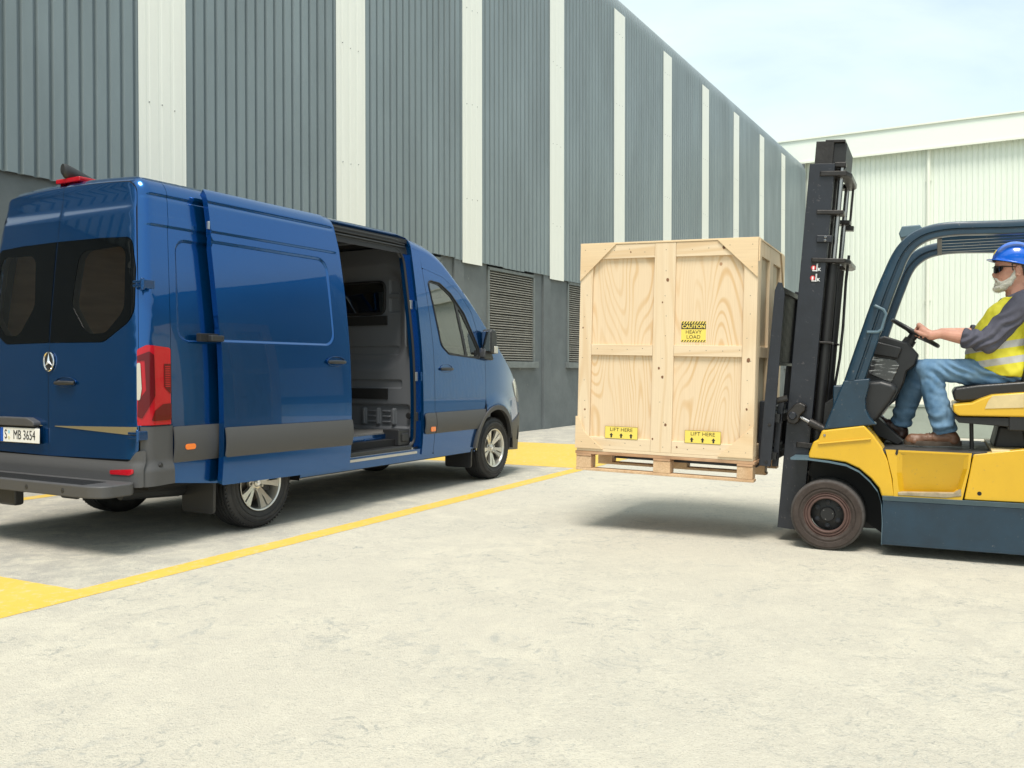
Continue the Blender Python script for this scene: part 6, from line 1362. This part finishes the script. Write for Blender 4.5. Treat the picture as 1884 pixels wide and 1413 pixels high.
for y in (-0.07, 0.07): chain(b_, [(Vector((1.16, YC + y, 1.62)), 0.09), (Vector((1.06, YC + y * 0.8, 1.42)), 0.09), (Vector((1.08, YC + y * 0.6, 1.28)), 0.06)])
for S, E_, W, C, sy in ((SHn, ELn, WRn, Cn, -1), (SHf, ELf, WRf, Cf, 1)):
    chain(b_, [(Vector((1.18, YC + sy * 0.10, 1.68)), 0.05), (S, 0.058), (E_, 0.048), (E_.lerp(W, 0.40), 0.050), (E_.lerp(W, 0.7), 0.042), (W, 0.033)]); hand(b_, C, W, sy)
for H_, K_, A_ in ((HIn, KNn, ANn), (HIf, KNf, ANf)): chain(b_, [(H_, 0.075), (K_, 0.052), (K_.lerp(A_, 0.35), 0.054), (A_, 0.040)])
BODY = fuse(b_, 'body', M_skin, PE, 0.0042, 3)
# jeans
def jd(p, n):
    d = 0.0
    for K_, A_, H_, s in ((KNn, ANn, HIn, 0.0), (KNf, ANf, HIf, 9.0)):
        if abs(p.y - K_.y) > 0.13: continue
        ax = (A_ - K_); t = (p - K_).dot(ax) / ax.length_squared
        if 0.55 < t < 1.3: d += 0.0085 * sstep(0.55, 0.9, t) * math.sin(t * 34 + 5 * nz_(p, 9, s) + (p.y - K_.y) * 25)       # stacked folds at the hem
        if -0.2 < t < 0.45: d += 0.0085 * (1 - abs(t - 0.12) / 0.35) * math.sin(((p.x + p.z * 1.6) * 62) + 4 * nz_(p, 8, s)) * sstep(K_.x - 0.03, K_.x + 0.07, p.x)   # behind the knee
        u = (p - K_).dot(H_ - K_) / (H_ - K_).length_squared
        if 0.15 < u < 1.1: d += 0.0060 * math.sin((p.x * 1.2 + p.z * 2.0) * 38 + 5 * nz_(p, 6, s)) * sstep(0.15, 0.4, u)
    return d + 0.009 * nz_(p, 9, 3.0) + 0.004 * nz_(p, 28)
j = MB()
chain(j, [(HIn + Vector((0.03, 0.03, 0.0)), 0.118), (HIn.lerp(KNn, 0.45), 0.094), (KNn, 0.073), (KNn.lerp(ANn, 0.30), 0.080), (KNn.lerp(ANn, 0.70), 0.080), (ANn - (ANn - KNn).normalized() * 0.045, 0.079)])
chain(j, [(HIf + Vector((0.03, -0.03, 0.0)), 0.118), (HIf.lerp(KNf, 0.45), 0.094), (KNf, 0.073), (KNf.lerp(ANf, 0.30), 0.078), (KNf.lerp(ANf, 0.70), 0.076), (ANf - (ANf - KNf).normalized() * 0.045, 0.072)])
caps(j, Vector((1.18, 0.40, 1.235)), 0.13, Vector((1.18, 0.54, 1.235)), 0.13)
def jcut(p):
    for K_, A_ in ((KNn, ANn), (KNf, ANf)):
        if abs(p.y - K_.y) < 0.12:
            ax = (A_ - K_).normalized()
            if (p - A_).dot(ax) > 0.012 and p.z < 1.0: return True
    return p.z > 1.325
JE = fuse(j, 'jeans', M_jean, PE, 0.0075, 5, jd, jcut); sm = JE.modifiers.new('thick', 'SOLIDIFY'); sm.thickness = 0.004; sm.offset = -1
# shirt: torso and sleeves with rolled cuffs
def sd_(p, n):
    d = 0.004 * nz_(p, 9, 5.0) + 0.004 * nz_(p, 24, 1.0)
    for S, E_, W in ((SHn, ELn, WRn), (SHf, ELf, WRf)):
        ax = E_ - S; t = (p - S).dot(ax) / ax.length_squared
        if t > 0.1 and abs(p.y - E_.y) < 0.14: d += 0.0085 * sstep(0.1, 0.6, t) * math.sin((p.x * 1.0 - p.z * 1.3) * 70 + 6 * nz_(p, 7, 2.0) + p.y * 30)
    return d
s_ = MB()
def torso(mb, g):
    for y in (-1, 1):
        chain(mb, [(Vector((1.165, YC + y * 0.085, 1.665)), 0.092 + g), (Vector((1.105, YC + y * 0.075, 1.575)), 0.120 + g), (Vector((1.075, YC + y * 0.060, 1.48)), 0.142 + g), (Vector((1.035, YC + y * 0.05, 1.365)), 0.152 + g), (Vector((1.11, YC + y * 0.06, 1.255)), 0.138 + g)])
        caps(mb, Vector((1.165, YC + y * 0.03, 1.715)), 0.050 + g, Vector((1.190, YC + y * 0.15, 1.69)), 0.060 + g)
    caps(mb, Vector((1.165, YC, 1.745)), 0.058 + g, Vector((1.15, YC, 1.68)), 0.080 + g)
torso(s_, 0.0)
for S, E_, W in ((SHn, ELn, WRn), (SHf, ELf, WRf)):
    cu = E_.lerp(W, 0.42)
    chain(s_, [(S + Vector((-0.005, 0, -0.005)), 0.082), (S.lerp(E_, 0.5), 0.076), (E_, 0.074), (cu, 0.060)])
    dr = (W - E_).normalized(); caps(s_, cu - dr * 0.028, 0.066, cu + dr * 0.008, 0.064)
caps(s_, Vector((1.19, 0.41, 1.22)), 0.130, Vector((1.19, 0.53, 1.22)), 0.130)
def scut(p):
    for E_, W in ((ELn, WRn), (ELf, WRf)):
        cu = E_.lerp(W, 0.42); dr = (W - E_).normalized()
        if (p - cu).dot(dr) > 0.030 and abs(p.y - cu.y) < 0.1 and p.z > 1.3 and p.x < 1.0: return True
    return p.z > 1.775
SHI = fuse(s_, 'shirt', M_shirt, PE, 0.0065, 4, sd_, scut); sm = SHI.modifiers.new('thick', 'SOLIDIFY'); sm.thickness = 0.003; sm.offset = -1
# collar
q = MB()
for sy in (-1, 1):
    a = [Vector((1.240, YC + sy * 0.01, 1.800)), Vector((1.205, YC + sy * 0.068, 1.795)), Vector((1.140, YC + sy * 0.074, 1.765)), Vector((1.092, YC + sy * 0.046, 1.742)), Vector((1.070, YC + sy * 0.016, 1.738))]
    d = [Vector((1.275, YC + sy * 0.01, 1.750)), Vector((1.235, YC + sy * 0.112, 1.745)), Vector((1.135, YC + sy * 0.118, 1.722)), Vector((1.045, YC + sy * 0.085, 1.690)), Vector((1.045, YC + sy * 0.034, 1.700))]
    b0 = len(q.v); q.v += [tuple(v) for v in a + d]
    for i in range(4): q.f.append((b0 + i, b0 + i + 1, b0 + 6 + i, b0 + 5 + i)); q.mi.append(0)
CO = q.build('shirt_collar', M_shirt, SHI, smooth=True, sharp=80); CO.modifiers.new('t', 'SOLIDIFY').thickness = 0.005; sb = CO.modifiers.new('s', 'SUBSURF'); sb.levels = 2; sb.render_levels = 2
# vest
v_ = MB(); torso(v_, 0.024); caps(v_, Vector((1.0, 0.39, 1.27)), 0.118, Vector((1.0, 0.55, 1.27)), 0.118); caps(v_, Vector((0.955, 0.42, 1.325)), 0.098, Vector((0.955, 0.52, 1.325)), 0.098)
def vd(p, n): return 0.007 * nz_(p, 7, 8.0) + 0.004 * math.sin(p.x * 40 + 5 * nz_(p, 5, 2.0)) * sstep(1.45, 1.3, p.z) + 0.005 * nz_(p, 20)
def vcut(p):
    if p.z > 1.735: return True
    if p.z < 1.205 + 0.55 * max(0, 1.06 - p.x) - 0.10 * max(0, p.x - 1.1): return True
    if p.x < 1.2 and abs(p.y - YC) < 0.055 * sstep(1.62, 1.76, p.z): return True
    return False
VE = fuse(v_, 'vest', M_vest, PE, 0.0068, 4, vd, vcut); sm = VE.modifiers.new('thick', 'SOLIDIFY'); sm.thickness = 0.003; sm.offset = 1
# beard and moustache, with short strands
q = MB(); jaw = [(-0.012, 0.067, 0.112, 0.010), (0.000, 0.066, 0.068, 0.017), (0.026, 0.060, 0.030, 0.021), (0.056, 0.044, 0.006, 0.023), (0.082, 0.020, -0.002, 0.023), (0.090, 0.0, -0.001, 0.024)]
for sy in (-1, 1):
    for a, c in zip(jaw, jaw[1:]): caps(q, hp_(a[0], sy * a[1], a[2]), a[3], hp_(c[0], sy * c[1], c[2]), c[3])
    for a, c in (((0.030, 0.055, 0.045), (0.066, 0.042, 0.028)), ((0.066, 0.042, 0.028), (0.090, 0.018, 0.026))): caps(q, hp_(*(a[0], sy * a[1], a[2])), 0.015, hp_(*(c[0], sy * c[1], c[2])), 0.015)
    caps(q, hp_(0.104, 0, 0.074), 0.0065, hp_(0.093, sy * 0.030, 0.058), 0.008); caps(q, hp_(0.093, sy * 0.030, 0.058), 0.008, hp_(0.080, sy * 0.040, 0.036), 0.012)
BE = fuse(q, 'beard', M_beard, PE, 0.0034, 3, lambda p, n: 0.003 * nz_(p, 60) + 0.002 * nz_(p, 130, 4.0))
rn = random.Random(5); q = MB(); vs = BE.data.vertices; N_ = len(vs)
for i in range(2600):
    v = vs[rn.randrange(N_)]; p = v.co; n = v.normal; d = (n * 0.6 + Vector((-0.25, 0, -0.9)) + Vector((rn.uniform(-.3, .3), rn.uniform(-.3, .3), rn.uniform(-.2, .2)))).normalized(); s = d.cross(Vector((rn.uniform(-1, 1), rn.uniform(-1, 1), rn.uniform(-1, 1)))).normalized() * 0.0006; L = rn.uniform(0.007, 0.014)
    q.add([p - s, p + s, p + d * L], [(0, 1, 2)])
q.build('beard_strands', M_beard, BE)
# hair under the hat
q = MB()
for sy in (-1, 1):
    caps(q, hp_(0.006, sy * 0.072, 0.150), 0.008, hp_(-0.050, sy * 0.066, 0.150), 0.013); caps(q, hp_(0.010, sy * 0.071, 0.145), 0.007, hp_(0.004, sy * 0.070, 0.108), 0.006); caps(q, hp_(-0.050, sy * 0.062, 0.148), 0.015, hp_(-0.070, sy * 0.050, 0.085), 0.018); caps(q, hp_(-0.070, sy * 0.050, 0.085), 0.018, hp_(-0.088, 0, 0.095), 0.018)
fuse(q, 'hair', M_hair, PE, 0.004, 2, lambda p, n: 0.002 * nz_(p, 90))
# sunglasses
q = MB()
for sy in (-1, 1):
    nA, nB = 14, 6; b0 = len(q.v)
    for layer in (0.0, -0.0025):
        for i in range(nA + 1):
            t = i / nA; an = 0.06 + t * 1.18; y = sy * (0.0785 + layer) * math.sin(an) ; fx = 0.031 + 0.079 * math.cos(an) ** 0.9 + layer * math.cos(an)
            hu = 0.020 * (1 - 0.25 * t) * (0.75 + 0.25 * math.sin(PI * min(1, t * 1.6))); hd_ = 0.032 * math.sin(PI * (0.10 + 0.86 * t)) ** 0.6 * (1 - 0.15 * t)
            for k in range(nB + 1):
                z = 0.124 + hu - (hu + hd_) * k / nB; q.v.append(tuple(hp_(fx, y, z)))
    S_ = (nA + 1) * (nB + 1)
    for i in range(nA):
        for k in range(nB):
            a = b0 + i * (nB + 1) + k; f = (a, a + 1, a + nB + 2, a + nB + 1); q.f.append(f if sy > 0 else f[::-1]); q.mi.append(0)
            g_ = tuple(x + S_ for x in f); q.f.append(g_[::-1] if sy > 0 else g_); q.mi.append(0)
GL = q.build('sunglasses', M_lens, PE, smooth=True, sharp=60)
q = MB()
for sy in (-1, 1): q.tube([hp_(0.066, sy * 0.070, 0.134), hp_(0.045, sy * 0.0775, 0.132), hp_(0.0, sy * 0.081, 0.128), hp_(-0.025, sy * 0.080, 0.122)], [0.0050, 0.0042, 0.0030, 0.0025], 8)
q.tube([hp_(0.113, -0.010, 0.134), hp_(0.116, 0, 0.134), hp_(0.113, 0.010, 0.134)], 0.0028, 8); q.build('glasses_frame', M_glf, GL, smooth=True)
# hard hat
HM = Matrix.Translation(hp_(-0.012, 0, 0.158)) @ Matrix.Rotation(R(14), 4, 'Y') @ Matrix.Rotation(PI, 4, 'Z')
q = MB(); n = 64; ml = 16; AX, AY, AZ = 0.143, 0.118, 0.140
def hat(a, el):
    c, s = math.cos(el), math.sin(el); ridge = 0.005 * math.exp(-(math.sin(a) * c * AY / 0.020) ** 2) * s
    groove = -0.0025 * math.exp(-((abs(math.sin(a)) * c * AY - 0.045) / 0.006) ** 2) * sstep(0.15, 0.5, s)
    k = 1 + (ridge + groove) / 0.12; return Vector((AX * c ** 0.92 * math.cos(a) * k, AY * c ** 0.92 * math.sin(a) * k, AZ * s * k))
for i in range(ml + 1):
    el = (PI / 2 - 0.002) * (1 - i / ml)
    for k in range(n): q.v.append(tuple(HM @ hat(2 * PI * k / n, el)))
def brim(a, t):
    f = max(0.0, math.cos(a)); w = 0.006 + 0.026 * max(0, (f - 0.30) / 0.70) ** 0.6 if f > 0.30 else 0.006
    e = hat(a, 0); r = Vector((e.x, e.y, 0)).normalized(); p = e + r * w * t; p.z += -0.002 - 0.006 * t * (w / 0.05) * 1.0 - 0.004 * t + 0.010 * (1 - f) * 0; return p
for t in (0.15, 0.5, 0.85, 1.0):
    for k in range(n): q.v.append(tuple(HM @ brim(2 * PI * k / n, t)))
for t in (1.0, 0.5, 0.0):
    for k in range(n): q.v.append(tuple(HM @ (brim(2 * PI * k / n, t) - Vector((0, 0, 0.0035)))))
tot = ml + 1 + 4 + 3
for i in range(tot - 1):
    for k in range(n): q.f.append((i * n + k, i * n + (k + 1) % n, (i + 1) * n + (k + 1) % n, (i + 1) * n + k)); q.mi.append(0)
HAT = q.build('hard_hat', M_hat, PE, smooth=True, sharp=50, fix=True)
q = MB(); 
for sg in (-0.012, 0.0): pass
P_ = [[HM @ (hat(a, el) * 1.02) for a in (-0.22, 0.0, 0.22)] for el in (0.22, 0.30, 0.38, 0.46)]
b0 = 0
for r in P_: q.v += [tuple(v) for v in r]
for i in range(3):
    for k in range(2): q.f.append((i * 3 + k, i * 3 + k + 1, (i + 1) * 3 + k + 1, (i + 1) * 3 + k)); q.mi.append(0)
q.build('hat_badge', M_ylab, HAT).modifiers.new('t', 'SOLIDIFY').thickness = 0.002
q = MB(); q.tube([HM @ (hat(a, 0.06) * 0.93 + Vector((0, 0, -0.014))) for a in [2 * PI * k / 40 for k in range(40)]], 0.010, 6, closed=True, flat=0.3); q.build('hat_band', M_hair, HAT, smooth=True)
# boots
def boot(A_, heel, toe, m, tilt=0):
    """A_ ankle, heel and toe: sole ends"""
    h, t = Vector(heel), Vector(toe); d = (t - h); L = d.length; d.normalize(); up = Vector((0, -1, 0)).cross(d); up = up if up.z > 0 else -up; y = Vector((0, 1, 0))
    q = MB(); P = lambda a, b, c: h + d * a * L + y * b + up * c
    caps(q, P(0.14, 0, 0.052), 0.040, P(0.45, 0, 0.046), 0.040); caps(q, P(0.45, 0, 0.046), 0.041, P(0.72, 0.004, 0.036), 0.040); caps(q, P(0.72, 0.004, 0.034), 0.042, P(0.865, 0.002, 0.030), 0.038)
    caps(q, P(0.16, 0, 0.060), 0.042, A_, 0.043); caps(q, P(0.46, 0, 0.060), 0.032, A_ + (P(0.3, 0, 0.1) - P(0.16, 0, 0.1)) * 0.2, 0.038); caps(q, P(0.13, 0.012, 0.03), 0.034, P(0.13, -0.012, 0.03), 0.034); caps(q, P(0.80, 0.018, 0.024), 0.034, P(0.80, -0.014, 0.024), 0.034)
    caps(q, P(0.12, 0, 0.042), 0.038, P(0.84, 0.004, 0.040), 0.038); hh = h
    B = fuse(q, 'boot', m, PE, 0.0055, 3, lambda p, n: 0.0025 * nz_(p, 22) + 0.0015 * math.sin((p - hh).dot(d) * 160 + 4 * nz_(p, 14)) * (1 if 0.38 < (p - hh).dot(d) / L < 0.75 else 0), cut=lambda p: (p - hh).dot(up) < 0.008)
    s = MB(); n = 40; outl = []
    for k in range(n):
        a = 2 * PI * k / n; c = (1 - math.cos(a)) / 2 * 0.985 - 0.005; w = (0.036 + 0.011 * math.exp(-((c - 0.12) / 0.12) ** 2) + 0.018 * math.exp(-((c - 0.78) / 0.18) ** 2)) * (abs(math.sin(a)) ** 0.7) * (1 if math.sin(a) > 0 else -1); outl.append((c, w))
    for lv, k in ((-0.003, 0.98), (0.002, 1.0), (0.020, 1.02), (0.030, 0.96)):
        for c, w in outl: s.v.append(tuple(P(c * 1.0, w * k, lv + 0.004 * sstep(0.7, 1.0, c))))
    for i in range(3):
        for k in range(n): s.f.append((i * n + k, i * n + (k + 1) % n, (i + 1) * n + (k + 1) % n, (i + 1) * n + k)); s.mi.append(0)
    s.f.append(tuple(range(n - 1, -1, -1))); s.f.append(tuple(3 * n + k for k in range(n))); s.mi += [0, 0]
    s.build('boot_sole', M_sole, B, smooth=True, sharp=40, fix=True)
    lc = MB()
    for i in range(5):
        a = 0.42 + 0.055 * i; z = 0.094 - 0.0 * i - 0.006 * i; lc.tube([P(a, -0.026, z - 0.012), P(a + 0.01, 0, z + 0.004), P(a, 0.026, z - 0.012)], 0.0028, 6)
    lc.build('boot_lace', M_sole, B, smooth=True)
boot(ANn + Vector((0.0, 0, 0.0)), (0.835, 0.330, 0.732), (0.469, 0.310, 0.728), M_boot)
boot(ANf + Vector((0.0, 0, 0.0)), (0.469, 0.620, 0.728), (0.195, 0.620, 0.888), M_bootd)
